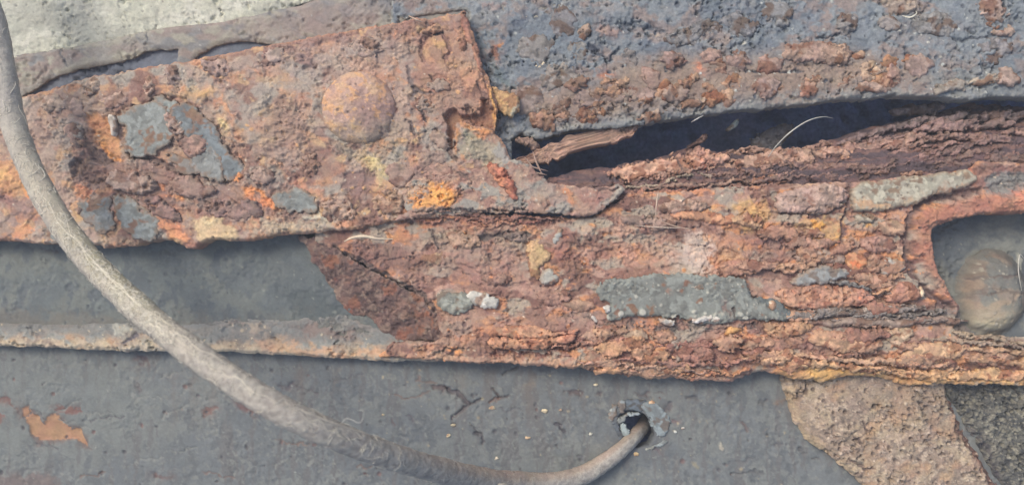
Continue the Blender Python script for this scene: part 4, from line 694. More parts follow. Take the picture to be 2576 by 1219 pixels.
LAY = [(1525, 1830, .30, .10, 15, -0.0085, (180, 140, 124)), (1590, 1760, .52, .42, 8, -0.006, (166, 132, 120)), (1850, 2100, .0, .12, 12, -0.012, (166, 134, 122)), (1700, 2000, .40, .36, 9, -0.008, (172, 138, 122)), (1760, 2160, .58, .50, 8, -0.006, (150, 118, 110)),
    (1600, 1800, .72, .70, 5, -0.004, (176, 162, 146)), (1640, 1960, .86, .84, 5, -0.003, (156, 126, 114)), (1900, 2260, .82, .74, 6, -0.004, (128, 100, 98)), (2000, 2330, .30, .34, 12, -0.010, (162, 130, 120)), (2100, 2420, .52, .56, 8, -0.007, (142, 112, 108)),
    (2160, 2460, .70, .66, 7, -0.005, (126, 98, 98)), (2200, 2560, .22, .24, 12, -0.012, (136, 112, 112)), (2260, 2640, .44, .42, 10, -0.009, (148, 118, 112)), (2300, 2700, .60, .62, 8, -0.007, (124, 98, 98)), (2350, 2700, .80, .80, 7, -0.005, (132, 102, 98)), (2300, 2700, .04, .04, 12, -0.016, (116, 102, 108)),
    (1960, 2140, .18, .16, 8, -0.012, (150, 122, 114)), (2130, 2300, .10, .10, 9, -0.015, (122, 104, 108)), (1560, 1720, .92, .95, 6, -0.002, (168, 118, 100)), (1780, 1960, .96, .98, 4, -0.002, (150, 112, 102)), (2400, 2700, .92, .92, 8, -0.004, (120, 96, 96)), (1840, 2040, .26, .28, 6, -0.010, (186, 148, 128))]
for i, (u0, u1, f0, f1, hw, z, c) in enumerate(LAY):
    cuts = sorted([u0] + [u0 + (u1 - u0) * q for q in (random.uniform(.3, .45), random.uniform(.6, .75))] + [u1]) if u1 - u0 > 260 else [u0, u1]
    for q, (a0, a1) in enumerate(zip(cuts[:-1], cuts[1:])):
        g0 = f0 + (f1 - f0) * (a0 - u0) / (u1 - u0); g1_ = f0 + (f1 - f0) * (a1 - u0) / (u1 - u0); j = random.uniform(-.05, .05); tone = random.uniform(.9, 1.06)
        layer(i * 5 + q, rc(a0 - random.uniform(0, 24), a1 + random.uniform(-6, 24), g0 + j, g1_ + j + random.uniform(-.04, .04), 9), hw * random.uniform(.7, 1.35), z + random.uniform(-.0014, .0014), tuple(int(k * tone) for k in c), random.uniform(-.02, .08))
for i, (pl, c, z) in enumerate([([(1525, 434), (1560, 420), (1640, 408), (1740, 394), (1815, 390), (1836, 400), (1800, 418), (1720, 438), (1640, 442), (1600, 454), (1556, 446)], (198, 158, 138), -0.0070), ([(1850, 412), (1900, 392), (1980, 380), (2040, 370), (2124, 370), (2146, 386), (2060, 406), (1960, 422), (1880, 426)], (178, 146, 130), -0.0085)]):
    flake("rust_sheet", fl, pl, z, c, 'rust', 0.0014, (0.0, 0.05), 2.1, (6, 9), 0.0008, 4900 + i, "broad tan sheet of split rust under the gap" if i == 0 else None, [LN([(pl[2][0] + 60, pl[2][1] - 16), (pl[2][0] + 70, pl[2][1] + 8), (pl[2][0] + 84, pl[2][1] + 24)], 4, 0.0012, (96, 74, 74))])
for i in range(46):                       # crumbs and splinters broken off the layers
    u0 = random.uniform(1560, 2600); f0 = random.random(); L0 = random.uniform(18, 60); c = random.choice(((168, 130, 114), (140, 108, 100), (112, 86, 86), (180, 142, 118), (128, 100, 98)))
    if u0 > 2150: c = tuple(int(k * 0.86) for k in c)
    p0 = rc(u0, u0 + L0, f0, f0 + random.uniform(-.08, .05), 4, 3); hw = random.uniform(4, 11)
    flake("rust_scale", fl, [(x, y - hw * random.uniform(.4, 1)) for x, y in p0] + [(x, y + hw * random.uniform(.4, 1)) for x, y in p0[::-1]], zE, c, 'rust', random.uniform(.0006, .0022), (random.uniform(-.1, .1), random.uniform(-.02, .12)), 2.2, (5, 8), 0.0008, 5000 + i)
LOW = [([(1450, 912), (1540, 916), (1640, 926), (1760, 934), (1840, 944)], 6, 0.0030, (184, 150, 130)), ([(1500, 930), (1600, 936), (1720, 946), (1830, 952)], 5, 0.0016, (176, 140, 120)), ([(1540, 905), (1640, 912), (1760, 918), (1850, 914), (1900, 900)], 5, 0.0032, (158, 116, 104)),
    ([(1700, 936), (1780, 944), (1860, 938), (1900, 926)], 5, 0.0028, (188, 136, 104)), ([(2000, 890), (2090, 902), (2200, 912), (2320, 918), (2440, 926)], 9, 0.0034, (190, 156, 130)), ([(1990, 912), (2080, 916), (2180, 926), (2270, 932)], 8, 0.0038, (200, 164, 128)),
    ([(2200, 930), (2300, 940), (2420, 946), (2560, 944), (2700, 948)], 12, 0.0030, (204, 166, 126)), ([(2300, 850), (2400, 856), (2480, 862), (2600, 880)], 5, 0.0030, (150, 134, 120)), ([(2380, 842), (2460, 846), (2560, 862), (2700, 876)], 5, 0.0034, (166, 150, 132)), ([(2420, 876), (2500, 880), (2600, 896), (2700, 904)], 7, 0.0030, (182, 150, 122)),
    ([(2440, 900), (2520, 908), (2620, 920), (2700, 926)], 8, 0.0030, (188, 150, 118)), ([(1980, 800), (2100, 790), (2240, 792), (2380, 784)], 5, 0.0034, (124, 122, 122)), ([(2080, 806), (2200, 800), (2340, 802), (2440, 806)], 5, 0.0030, (136, 126, 122)), ([(2000, 782), (2120, 778), (2230, 776), (2330, 764)], 4, 0.0034, (142, 132, 126)),
    ([(1050, 556), (1150, 552), (1280, 556), (1380, 556)], 5, 0.0014, (156, 108, 94)), ([(1090, 546), (1200, 544), (1330, 548), (1420, 550)], 4, 0.0024, (142, 104, 94)), ([(1160, 566), (1250, 562), (1340, 568)], 4, 0.0012, (164, 120, 104)), ([(1380, 880), (1480, 862), (1580, 850)], 6, 0.0024, (168, 126, 112)), ([(1640, 880), (1720, 868), (1820, 862), (1880, 850)], 6, 0.0020, (148, 104, 96)),
    ([(2020, 712), (2080, 706), (2130, 712), (2200, 730)], 4, 0.0034, (120, 122, 124)), ([(2140, 752), (2200, 744), (2240, 736)], 5, 0.0024, (128, 112, 110)), ([(1960, 760), (2060, 784), (2140, 780)], 4, 0.0022, (176, 128, 108))]
for i, (ctr, hw, z, c) in enumerate(LOW):
    layer(100 + i, ctr, hw, lambda u, v, z=z: zF(u, v) + z - 0.0006, c, 0.03)

# recess and the bolt in it
zR = lambda u, v: -0.0165 + 0.0160 * ss(690, 856, v) + 0.004 * ss(2420, 2330, u)
sheet("bolt_recess", [(2300, 540), (2400, 520), (2900, 500), (2900, 880), (2380, 862), (2370, 780), (2320, 700)], zR,
    lambda u, v: mixpal(u, v, 261, [(112, 117, 116), ((96, 103, 108), 60, 50, 0.5, 0.1), ((136, 135, 126), 70, 40, 0.57, 0.1)]), 'flake', fl, 2.8, (2, 20), 0.006, rust_relief(262, 0.0007, 60, 50, 4, 0.0004),
    [P([(2330, 560), (2440, 540), (2440, 700), (2400, 700), (2340, 640)], (108, 116, 122), 20, 0.7, 0, 1.4), P([(2440, 590), (2620, 580), (2620, 640), (2500, 640), (2450, 620)], (152, 152, 142), 20, 0.7, 0, 1.5), LN([(2560, 640), (2566, 680), (2570, 720)], 5, -0.0006, (176, 172, 158)),
     P([(2390, 760), (2440, 800), (2460, 850), (2400, 850)], (138, 118, 108), 14, 0.7, 0, 1.2), ('dots', [(2340, 560), (2600, 560), (2600, 830), (2400, 830)], 30, (2, 6), (164, 160, 148), 0.0003)], seed=263)
def bolt_r(u, v):
    a_ = (u - 2490) / 96; b_ = (v - 738) / 118
    return np.hypot(a_, b_) * (1 + 0.22 * (fbm(u / 46, v / 46, 288, 3) - 0.5))
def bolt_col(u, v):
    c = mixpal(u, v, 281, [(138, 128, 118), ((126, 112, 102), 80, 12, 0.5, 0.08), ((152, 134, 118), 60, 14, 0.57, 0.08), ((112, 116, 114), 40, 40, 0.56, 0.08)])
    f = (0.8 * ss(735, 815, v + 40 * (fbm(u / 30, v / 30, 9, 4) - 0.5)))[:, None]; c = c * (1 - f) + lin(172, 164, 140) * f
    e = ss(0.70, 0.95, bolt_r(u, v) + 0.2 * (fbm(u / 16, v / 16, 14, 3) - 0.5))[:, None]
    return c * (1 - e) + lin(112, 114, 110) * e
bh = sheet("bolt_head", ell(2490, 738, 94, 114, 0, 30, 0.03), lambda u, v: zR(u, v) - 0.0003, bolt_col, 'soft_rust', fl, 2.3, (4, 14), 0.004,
    lambda u, v: 0.0140 * (0.5 + 0.5 * np.cos(np.pi * np.clip(bolt_r(u, v), 0, 1) ** 2.2)) + 0.0007 * (fbm(u / 30, v / 18, 282, 3) - 0.5) + 0.0004 * (fbm(u / 8, v / 8, 283, 3) - 0.5) - 0.0006 * ss(0.62, 0.7, fbm(u / 16, v / 12, 284, 3)),
    [('dots', ell(2490, 738, 80, 100), 30, (2, 6), (176, 170, 156), 0.0002), LN([(2420, 700), (2470, 690), (2530, 692)], 4, 0.0004, (108, 98, 94)), LN([(2424, 740), (2480, 730), (2550, 734)], 4, 0.0004, (110, 100, 94))], seed=285, round_=4, drop=0.0002)
bh['label'] = "big blunt bolt head in the ring at the right edge, paler at its foot"

# ------------------------------------------------------------------ lower painted plate
bot = sheet("painted_plate", [(-560, 700), (2900, 760), (2900, 1480), (-560, 1480)], Z_L,
    lambda u, v: mixpal(u, v, 301, [(139, 145, 146), ((130, 137, 140), 160, 110, 0.5, 0.14), ((148, 152, 148), 120, 90, 0.56, 0.12), ((120, 127, 130), 20, 30, 0.60, 0.06), ((128, 128, 128), 14, 120, 0.62, 0.06), ((156, 158, 152), 9, 9, 0.68, 0.05)]),
    'paint', None, 2.8, (1, 30), 0.01, rust_relief(302, 0.0004, 160, 110, 4, 0.0002, pits=0.25),
    [P([(-60, 900), (300, 890), (500, 1000), (300, 1150), (-60, 1180)], (150, 156, 150), 80, 0.5, 0, 2),
     P([(40, 1024), (66, 1014), (96, 1036), (110, 1056), (116, 1040), (134, 1030), (158, 1036), (164, 1060), (206, 1068), (218, 1094), (230, 1132), (204, 1128), (182, 1112), (150, 1112), (94, 1116), (72, 1100), (60, 1064)], (136, 104, 94), 8, 0.7, -0.0004, 0.9),
     P([(48, 1028), (66, 1022), (92, 1042), (108, 1064), (114, 1064), (118, 1048), (132, 1038), (152, 1040), (158, 1064), (180, 1076), (202, 1074), (212, 1096), (220, 1124), (204, 1118), (182, 1104), (150, 1106), (98, 1108), (80, 1094), (68, 1062)], (220, 160, 114), 2, 1, -0.0006, 0.5),
     P([(130, 1030), (150, 1022), (200, 1022), (210, 1040), (160, 1044), (136, 1040)], (156, 98, 84), 6, 0.9, -0.0005, 0.8), P([(-20, 990), (12, 996), (50, 1024), (46, 1032), (8, 1014), (-20, 1008)], (150, 98, 86), 6, 0.85, -0.0005, 0.8), P([(-20, 1040), (10, 1040), (12, 1062), (-20, 1066)], (160, 104, 88), 6, 0.85, 0, 0.8),
     P([(-40, 1186), (100, 1186), (150, 1200), (150, 1240), (-40, 1240)], (150, 128, 122), 10, 0.8, 0, 1), P([(370, 1198), (430, 1192), (442, 1200), (400, 1210)], (140, 112, 108), 6, 0.85, 0, 0.8), P([(512, 1026), (540, 1022), (550, 1032), (530, 1044), (514, 1040)], (150, 94, 84), 5, 0.85, -0.0005, 0.8),
     P([(580, 1004), (620, 1018), (680, 1044), (694, 1056), (650, 1046), (600, 1026)], (138, 92, 88), 6, 0.9, -0.0007, 0.7), P([(330, 885), (360, 890), (374, 916), (360, 918), (342, 900)], (126, 96, 98), 6, 0.8, -0.0006, 0.8), P([(336, 966), (350, 964), (362, 984), (352, 986)], (120, 112, 118), 4, 0.8, -0.0005, 0.7),
     P([(540, 956), (600, 970), (660, 980), (650, 986), (590, 978)], (112, 98, 104), 6, 0.85, -0.0008, 0.7), P([(690, 958), (740, 970), (800, 984), (790, 988), (720, 976)], (108, 96, 104), 5, 0.85, -0.0008, 0.7),
     P([(1076, 972), (1100, 966), (1130, 974), (1128, 986), (1100, 986)], (118, 96, 98), 5, 0.9, -0.0010, 0.7), LN([(1120, 978), (1150, 984), (1170, 1004), (1182, 1014)], 6, 0.0014, (92, 84, 94)), LN([(1182, 1014), (1200, 1002), (1214, 1000)], 4, 0.0012, (96, 88, 96)), LN([(1182, 1014), (1160, 1030), (1150, 1042), (1138, 1052)], 5, 0.0013, (92, 84, 94)),
     LN([(1240, 978), (1252, 994), (1258, 1000), (1280, 998)], 4, 0.0011, (98, 86, 90)), LN([(1256, 998), (1244, 1008), (1230, 1010)], 4, 0.0010, (150, 112, 100)),
     P([(1400, 980), (1430, 984), (1470, 986), (1466, 1000), (1444, 1000), (1424, 990)], (114, 92, 94), 4, 0.9, -0.0010, 0.6), P([(1498, 988), (1520, 986), (1512, 996), (1500, 996)], (104, 90, 96), 3, 0.9, -0.0008, 0.5), P([(1590, 984), (1640, 988), (1630, 996), (1600, 992)], (112, 94, 94), 4, 0.9, -0.0008, 0.6), P([(1640, 990), (1670, 980), (1680, 984), (1654, 992)], (110, 96, 98), 3, 0.9, -0.0006, 0.6),
     P([(1310, 966), (1350, 964), (1348, 976), (1312, 974)], (178, 162, 140), 6, 0.7, 0, 0.7), P([(1050, 964), (1066, 966), (1060, 976), (1052, 974)], (190, 160, 130), 4, 0.8, 0, 0.6), LN([(1264, 942), (1280, 930), (1300, 920)], 4, 0.001, (100, 100, 106)), LN([(1194, 1086), (1206, 1090), (1212, 1110)], 5, 0.0011, (92, 88, 100)), LN([(1182, 1064), (1194, 1080), (1206, 1092)], 3, 0.0008, (108, 106, 112)),
     LN([(1396, 1066), (1410, 1072), (1420, 1080)], 5, 0.0011, (94, 90, 102)), P([(1342, 1016), (1352, 1014), (1354, 1024), (1344, 1024)], (96, 92, 102), 3, 0.9, -0.0007, 0.6), P([(1345, 1046), (1356, 1046), (1354, 1054), (1346, 1054)], (104, 94, 102), 3, 0.9, -0.0006, 0.6), P([(986, 1054), (994, 1054), (1000, 1068), (992, 1070)], (136, 104, 102), 4, 0.8, -0.0005, 0.6), P([(1020, 1042), (1042, 1054), (1036, 1060), (1018, 1050)], (110, 104, 114), 4, 0.85, -0.0006, 0.6),
     P([(1860, 1060), (1872, 1058), (1886, 1084), (1876, 1082)], (128, 100, 96), 4, 0.85, -0.0006, 0.6), P([(1724, 994), (1756, 996), (1758, 1006), (1730, 1008)], (88, 92, 104), 4, 0.9, -0.0010, 0.6), P([(1948, 1114), (1966, 1112), (1966, 1120), (1950, 1122)], (104, 104, 112), 3, 0.85, -0.0006, 0.6), LN([(1840, 1190), (1870, 1192), (1920, 1184)], 4, 0.0008, (112, 116, 120)), LN([(2010, 1130), (2030, 1140)], 4, 0.0009, (100, 104, 110)), LN([(2046, 1152), (2058, 1154)], 4, 0.0009, (100, 104, 110)),
     P([(1900, 1010), (1930, 1012), (1924, 1022), (1902, 1020)], (108, 108, 108), 4, 0.85, -0.0006, 0.7), P([(1944, 1010), (1972, 1000), (1976, 1012), (1950, 1018)], (150, 120, 98), 4, 0.8, 0, 0.7), P([(1680, 1050), (1706, 1050), (1710, 1060), (1690, 1060)], (140, 104, 104), 4, 0.85, -0.0005, 0.7), P([(1640, 1120), (1660, 1130), (1670, 1140), (1650, 1136)], (136, 106, 112), 4, 0.8, -0.0004, 0.7), P([(1672, 1020), (1696, 1020), (1690, 1034), (1678, 1034)], (112, 100, 104), 4, 0.85, -0.0006, 0.7),
     P([(1446, 1142), (1474, 1144), (1474, 1166), (1456, 1162)], (104, 108, 122), 5, 0.85, -0.0006, 0.8), P([(1810, 1110), (1816, 1110), (1818, 1122), (1824, 1128), (1818, 1136), (1808, 1130)], (222, 208, 184), 2.5, 1, 0.0004, 0.3), P([(1742, 1164), (1756, 1166), (1752, 1178), (1742, 1176)], (196, 180, 146), 4, 0.8, 0, 0.6), P([(1920, 1092), (1926, 1080), (1940, 1078)], (190, 170, 140), 3, 0.7, 0, 0.6),
     P(ell(1604, 1066, 78, 64, 0, 18, .2), (104, 112, 120), 16, 0.8, 0, 1.4), P([(1600, 1110), (1560, 1140), (1500, 1170), (1480, 1160), (1540, 1120), (1580, 1090)], (118, 116, 120), 10, 0.6, 0, 1),
     P([(2360, 960), (2480, 955), (2560, 965), (2540, 990), (2460, 985)], (110, 112, 112), 12, 0.7, 0, 1),
     ('dots', [(900, 920), (1960, 960), (2000, 1219), (1100, 1219), (900, 1080)], 90, (1.5, 5), (200, 184, 154), 0.0002), ('dots', [(0, 900), (900, 920), (1960, 960), (2000, 1219), (0, 1219)], 60, (1.5, 4), (182, 182, 172), 0.0002),
     ('dots', [(0, 900), (900, 920), (1960, 960), (2000, 1219), (0, 1219)], 90, (2, 7), (106, 106, 114), -0.0007), ('dots', [(0, 900), (900, 920), (1960, 960), (2000, 1219), (0, 1219)], 26, (3, 8), (144, 112, 108), -0.0005)]
    + [LN([(q0, q1), (q0 + random.uniform(-20, 60), q1 + random.uniform(-14, 14)), (q0 + random.uniform(30, 90), q1 + random.uniform(-24, 24))], 2.6, 0.0004, random.choice(((164, 166, 160), (112, 114, 120), (150, 124, 114)))) for q0, q1 in [(random.uniform(0, 1900), random.uniform(925, 1210)) for _ in range(26)]]
    + [P([(q0, q1), (q0 + 26, q1 - 2), (q0 + 20, q1 + q2), (q0 + 8, q1 + q2)], (146, 128, 116), 12, 0.35, 0, 0.9) for q0, q1, q2 in [(random.uniform(100, 1900), 905 + random.uniform(0, 30), random.uniform(50, 150)) for _ in range(14)]],
    holes=[[(1554, 1046), (1572, 1032), (1600, 1030), (1624, 1042), (1642, 1066), (1648, 1096), (1634, 1118), (1604, 1126), (1580, 1114), (1560, 1086)]], seed=303, round_=5, drop=0.0006)
tag(bot, "smooth grey painted steel plate along the bottom, nicked, cracked and pierced by one hole", "steel plate")
zL = lambda u, v: np.full(np.shape(u), Z_L)
SE = [([(1534, 1038), (1540, 1018), (1552, 1016), (1550, 1034), (1544, 1052), (1534, 1056)], (214, 214, 204)), ([(1554, 1012), (1572, 1010), (1574, 1030), (1566, 1038), (1556, 1030)], (190, 198, 196)), ([(1556, 1056), (1572, 1044), (1584, 1040), (1576, 1058), (1562, 1066)], (206, 208, 198)), ([(1562, 1066), (1574, 1066), (1586, 1090), (1600, 1104), (1596, 1114), (1576, 1102), (1564, 1084)], (190, 200, 194)),
    ([(1582, 1038), (1610, 1036), (1614, 1042), (1586, 1044)], (196, 204, 200)), ([(1612, 1014), (1640, 1010), (1664, 1026), (1684, 1050), (1684, 1084), (1664, 1100), (1650, 1086), (1648, 1064), (1636, 1048), (1620, 1034)], (172, 182, 180)), ([(1640, 1052), (1656, 1066), (1650, 1084), (1632, 1062)], (182, 192, 190)), ([(1650, 1116), (1676, 1108), (1686, 1112), (1670, 1120), (1648, 1124)], (184, 190, 184)), ([(1624, 1130), (1640, 1120), (1650, 1122), (1634, 1132)], (206, 204, 188)),
    ([(1572, 1004), (1600, 1002), (1630, 1008), (1620, 1030), (1590, 1034), (1578, 1024)], (112, 126, 136)), ([(1540, 1060), (1556, 1062), (1564, 1088), (1576, 1106), (1564, 1110), (1548, 1088)], (100, 112, 122))]
for i, (pl, c) in enumerate(SE):
    flake("sealant_flake", bot, pl, zL, c, 'flake', 0.0003 + (0.0004 if i < 9 else 0), (0, 0.02), 1.8, (3, 6), 0.0004, 3000 + i, round_=4, drop=0.0004)
for i, (u, v, r, c) in enumerate([(1238, 1026, 8, (212, 196, 160)), (1370, 1033, 8, (206, 190, 154)), (1498, 968, 6, (206, 192, 160)), (1640, 1012, 7, (222, 190, 150)), (1600, 1142, 7, (222, 188, 130)), (1128, 1094, 6, (206, 190, 150)), (1140, 1068, 6, (190, 176, 140)), (964, 1042, 4, (196, 184, 150)), (1328, 1100, 6, (214, 180, 140)), (1700, 1086, 5, (206, 208, 196)), (1250, 1152, 5, (196, 184, 160)), (1720, 1076, 5, (200, 206, 200)), (1486, 1090, 5, (196, 196, 180)), (1410, 1030, 4, (190, 170, 146)), (1560, 1130, 5, (200, 190, 170))]):
    flake("dirt_speck", bot, ell(u, v, r, r * 0.7, 0, 9, 0.2), zL, c, 'flake', 0.0007, (0, 0), 1.6, (1.5, 5), 0.0002, 3100 + i, round_=3, drop=0.0004)

# ------------------------------------------------------------------ rough stone at the lower right
zS = lambda u, v: Z_STONE + 0.0022 * ss(1960, 2160, u - 0.35 * (v - 960)) + 0.0015 * ss(2380, 2300, u - 0.42 * (v - 1000))
st = sheet("stone_block", [(1968, 900), (1972, 968), (1984, 1000), (1994, 1040), (2006, 1070), (2030, 1104), (2080, 1136), (2130, 1176), (2176, 1219), (2230, 1300), (2330, 1480), (2800, 1480), (2640, 1300), (2514, 1219), (2470, 1150), (2424, 1068), (2384, 1000), (2370, 900)], zS,
    lambda u, v: mixpal(u, v, 401, [(176, 160, 142), ((160, 144, 130), 120, 90, 0.5, 0.1), ((190, 174, 150), 60, 50, 0.54, 0.08), ((204, 188, 168), 10, 8, 0.62, 0.05), ((136, 124, 114), 12, 10, 0.63, 0.05), ((186, 158, 130), 70, 60, 0.6, 0.08)]),
    'stone', None, 2.3, (5, 14), 0.012, rust_relief(402, 0.0010, 60, 46, 5, 0.0006),
    [P([(1968, 960), (2010, 960), (2020, 1060), (2100, 1140), (2180, 1219), (2140, 1219), (2040, 1130), (1984, 1060)], (200, 178, 144), 10, 0.7, 0, 1.2), P([(2410, 1060), (2440, 1070), (2530, 1219), (2490, 1219), (2440, 1130)], (146, 110, 96), 12, 0.85, 0, 1), P([(2080, 965), (2380, 965), (2420, 1050), (2300, 1060), (2120, 1020)], (150, 138, 126), 30, 0.5, 0, 1.6),  # last patch paints the flange's shadow on the stone top
     LN([(2400, 1010), (2424, 1068), (2470, 1146), (2516, 1222), (2560, 1290)], 22, 0.0030, (108, 72, 62)),
     LN([(2150, 1096), (2162, 1102), (2172, 1118)], 6, 0.0016, (104, 92, 90)), LN([(2174, 1062), (2180, 1080), (2184, 1086)], 6, 0.0016, (104, 92, 90)), LN([(2030, 970), (2028, 990)], 5, 0.001, (122, 108, 96)), LN([(2140, 1150), (2160, 1170), (2200, 1180)], 6, 0.0012, (116, 100, 96)),
     ('dots', [(1980, 970), (2380, 965), (2520, 1219), (2170, 1219)], 300, (1.5, 5), (216, 200, 180), 0.0004), ('dots', [(1980, 970), (2380, 965), (2520, 1219), (2170, 1219)], 220, (2, 7), (116, 104, 98), -0.0010)], seed=403, round_=16, drop=0.0022)
tag(st, "rough tan stone block with a crumbling left edge under the flange at lower right", "stone block")
st2 = sheet("aggregate_block", [(2350, 880), (2390, 1000), (2430, 1066), (2478, 1150), (2524, 1219), (2650, 1300), (2800, 1480), (2950, 1480), (2950, 880)], Z_L + 0.0022,
    lambda u, v: mixpal(u, v, 411, [(138, 134, 124), ((112, 112, 108), 26, 22, 0.5, 0.07), ((166, 160, 144), 14, 12, 0.57, 0.05), ((96, 98, 100), 12, 10, 0.62, 0.04), ((190, 182, 162), 9, 8, 0.66, 0.04)]),
    'stone', None, 2.3, (5, 16), 0.012, rust_relief(412, 0.0012, 30, 24, 5, 0.0011, 0.0010, 15),
    [P([(2380, 970), (2500, 965), (2540, 985), (2480, 1000), (2400, 1010)], (92, 96, 102), 14, 0.7, -0.0006, 1.4), P([(2430, 1060), (2460, 1075), (2540, 1219), (2520, 1219)], (92, 84, 92), 10, 0.8, -0.0012, 1), ('dots', [(2440, 1000), (2640, 960), (2640, 1219), (2540, 1219)], 110, (2, 6), (196, 190, 172), 0.0005), ('dots', [(2440, 1000), (2640, 960), (2640, 1219), (2540, 1219)], 120, (2, 8), (86, 88, 92), -0.0009)], seed=413)
tag(st2, "dark grey coarse aggregate block in the bottom right corner beside the tan stone", "concrete block")

# ------------------------------------------------------------------ hose with cobweb
hp = [(-250, -640, 0.036), (-130, -300, 0.036), (-60, -70, 0.036), (-16, 60, 0.036), (8, 180, 0.037), (28, 290, 0.038), (62, 390, 0.041), (110, 490, 0.046), (166, 580, 0.053), (232, 662, 0.062), (312, 742, 0.074), (400, 820, 0.087), (500, 897, 0.099), (600, 965, 0.106), (700, 1026, 0.108), (800, 1076, 0.103), (900, 1117, 0.092),
    (1000, 1152, 0.076), (1100, 1180, 0.056), (1200, 1202, 0.034), (1300, 1214, 0.014), (1390, 1213, 0.002), (1470, 1192, -0.0052), (1540, 1148, -0.0072), (1582, 1112, -0.0110), (1606, 1086, -0.0200), (1622, 1066, -0.032), (1634, 1050, -0.048), (1640, 1044, -0.066)]
NH = 1300
hc = spline([P3(*q) for q in hp], NH); R = np.full(NH, 0.00525)
I0 = int(np.argmin(np.linalg.norm(hc - np.array(P3(-60, -70, 0.036)), axis=1))); sarc = (np.arange(NH) - I0) / (NH - 1.0 - I0)
R = R * (1 + 0.07 * (fbm(sarc * 40, sarc * 0 + 3, 5, 3) - 0.5) * 2) * (1 - 0.34 * ss(0.76, 0.92, sarc))
V, F, th, A_, B_ = tube(hc, R, 44)
n, k = V.shape[:2]
TT, SS_ = np.meshgrid(th, sarc)
cx, sx = np.cos(TT) * 1.6, np.sin(TT) * 1.6; L_ = SS_ * 1.0
psi = ((TT + math.pi / 2) % (2 * math.pi)).ravel(); nz = 0.5 + (fbm(psi * 3.5, L_.ravel() * 366, 21, 4).reshape(n, k) - 0.5) * 1.1; nz2 = fbm(psi * 1.1, L_.ravel() * 110, 25, 3).reshape(n, k)
nrm = V - hc[:, None, :]; nrm /= np.linalg.norm(nrm, axis=2)[..., None]
V = V + nrm * (0.00035 * (nz - 0.5) + 0.0005 * (nz2 - 0.5))[..., None]
Ch = np.tile(lin(194, 188, 178), (n * k, 1))
def mixc(C, m, c): m = m.ravel()[:, None]; return C * (1 - m) + lin(*c) * m
Ch = mixc(Ch, 0.6 * ss(0.44, 0.66, nz2), (166, 164, 160)); Ch = mixc(Ch, 0.7 * ss(0.54, 0.68, nz), (212, 207, 194)); Ch = mixc(Ch, 0.55 * ss(0.42, 0.32, nz), (140, 136, 132))
Ch = mixc(Ch, 0.55 * ss(0.26, 0.05, SS_), (214, 210, 200))
side = np.cos(TT) * 1.0                                      # along the curve's left or right flank
Ch = mixc(Ch, 0.7 * ss(0.2, 0.9, np.cos(TT - 2.2)) * ss(0.10, 0.2, SS_) * ss(0.44, 0.3, SS_), (206, 198, 176)); Ch = mixc(Ch, 0.5 * ss(0.2, 0.9, np.cos(TT - 2.6)) * ss(0.22, 0.28, SS_) * ss(0.4, 0.34, SS_), (158, 158, 122))
Ch = mixc(Ch, 0.75 * ss(0.0, 0.8, np.cos(TT)) * ss(0.6, 0.75, SS_), (176, 148, 128)) if False else Ch
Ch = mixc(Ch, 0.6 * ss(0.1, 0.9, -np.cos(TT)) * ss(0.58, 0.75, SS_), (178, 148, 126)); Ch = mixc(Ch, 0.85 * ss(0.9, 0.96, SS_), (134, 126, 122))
hose = link("hose", V.reshape(-1, 3), F, Ch, 'hose')
tag(hose, "dusty grey hose looping from the left edge into the hole in the painted plate", "hose")

def hpt(s, a, lift=0.0002):
    i = min(NH - 1, max(0, int(I0 + s * (NH - 1 - I0)))); nn = math.cos(a) * A_[i] + math.sin(a) * B_[i]
    return hc[i] + nn * (R[i] + lift)
def strand_pts(pts, n=14, wob=0.0):
    p = spline(np.asarray(pts), n)
    return p + wob * (rng.random(p.shape) - 0.5)
def fibre(name, pts, rad, c, mat='straw', parent=None, taper=True, nseg=5):
    pts = np.asarray(pts); t = np.linspace(0, 1, len(pts)); r = rad * (np.clip(np.sin(np.pi * (0.08 + 0.88 * t)), 0.25, 1) if taper else np.ones(len(pts)))
    V, F, *_ = tube(pts, r, nseg); V = V.reshape(-1, 3)
    cc = np.tile(lin(*c), (len(V), 1)) * (0.85 + 0.3 * vnoise(np.arange(len(V)) / 9.0, np.zeros(len(V)), 5))[:, None]
    return link(name, V, F, cc, mat, parent)
# camera-facing flank of the hose: angle pi/2 is straight up (B is up)
UPA = math.pi / 2
if np.dot(B_[460], (0, 0, 1)) < 0: UPA = -math.pi / 2
MAINS = [(0.17, 0.44, 0.35, 0.5, 0.00032), (0.22, 0.34, 0.9, 0.2, 0.00026), (0.26, 0.40, 0.6, 0.75, 0.00028), (0.30, 0.37, 0.1, 0.5, 0.0002), (0.34, 0.43, 0.4, 0.1, 0.00024), (0.36, 0.46, 0.75, 0.9, 0.00022), (0.42, 0.50, 0.2, 0.6, 0.0002), (0.20, 0.27, 0.3, 0.8, 0.00022), (0.5, 0.57, 0.7, 0.3, 0.0002), (0.30, 0.33, -0.3, 0.4, 0.0002)]
for (s0, s1, a0, a1, rr) in MAINS:
    pts = [hpt(s0 + (s1 - s0) * t, UPA + (a0 + (a1 - a0) * t) * 1.0 + random.uniform(-.22, .22), 0.0002) for t in np.linspace(0, 1, 18)]
    fibre("cobweb_strand", pts, rr * 0.65, (226, 220, 200), parent=hose)
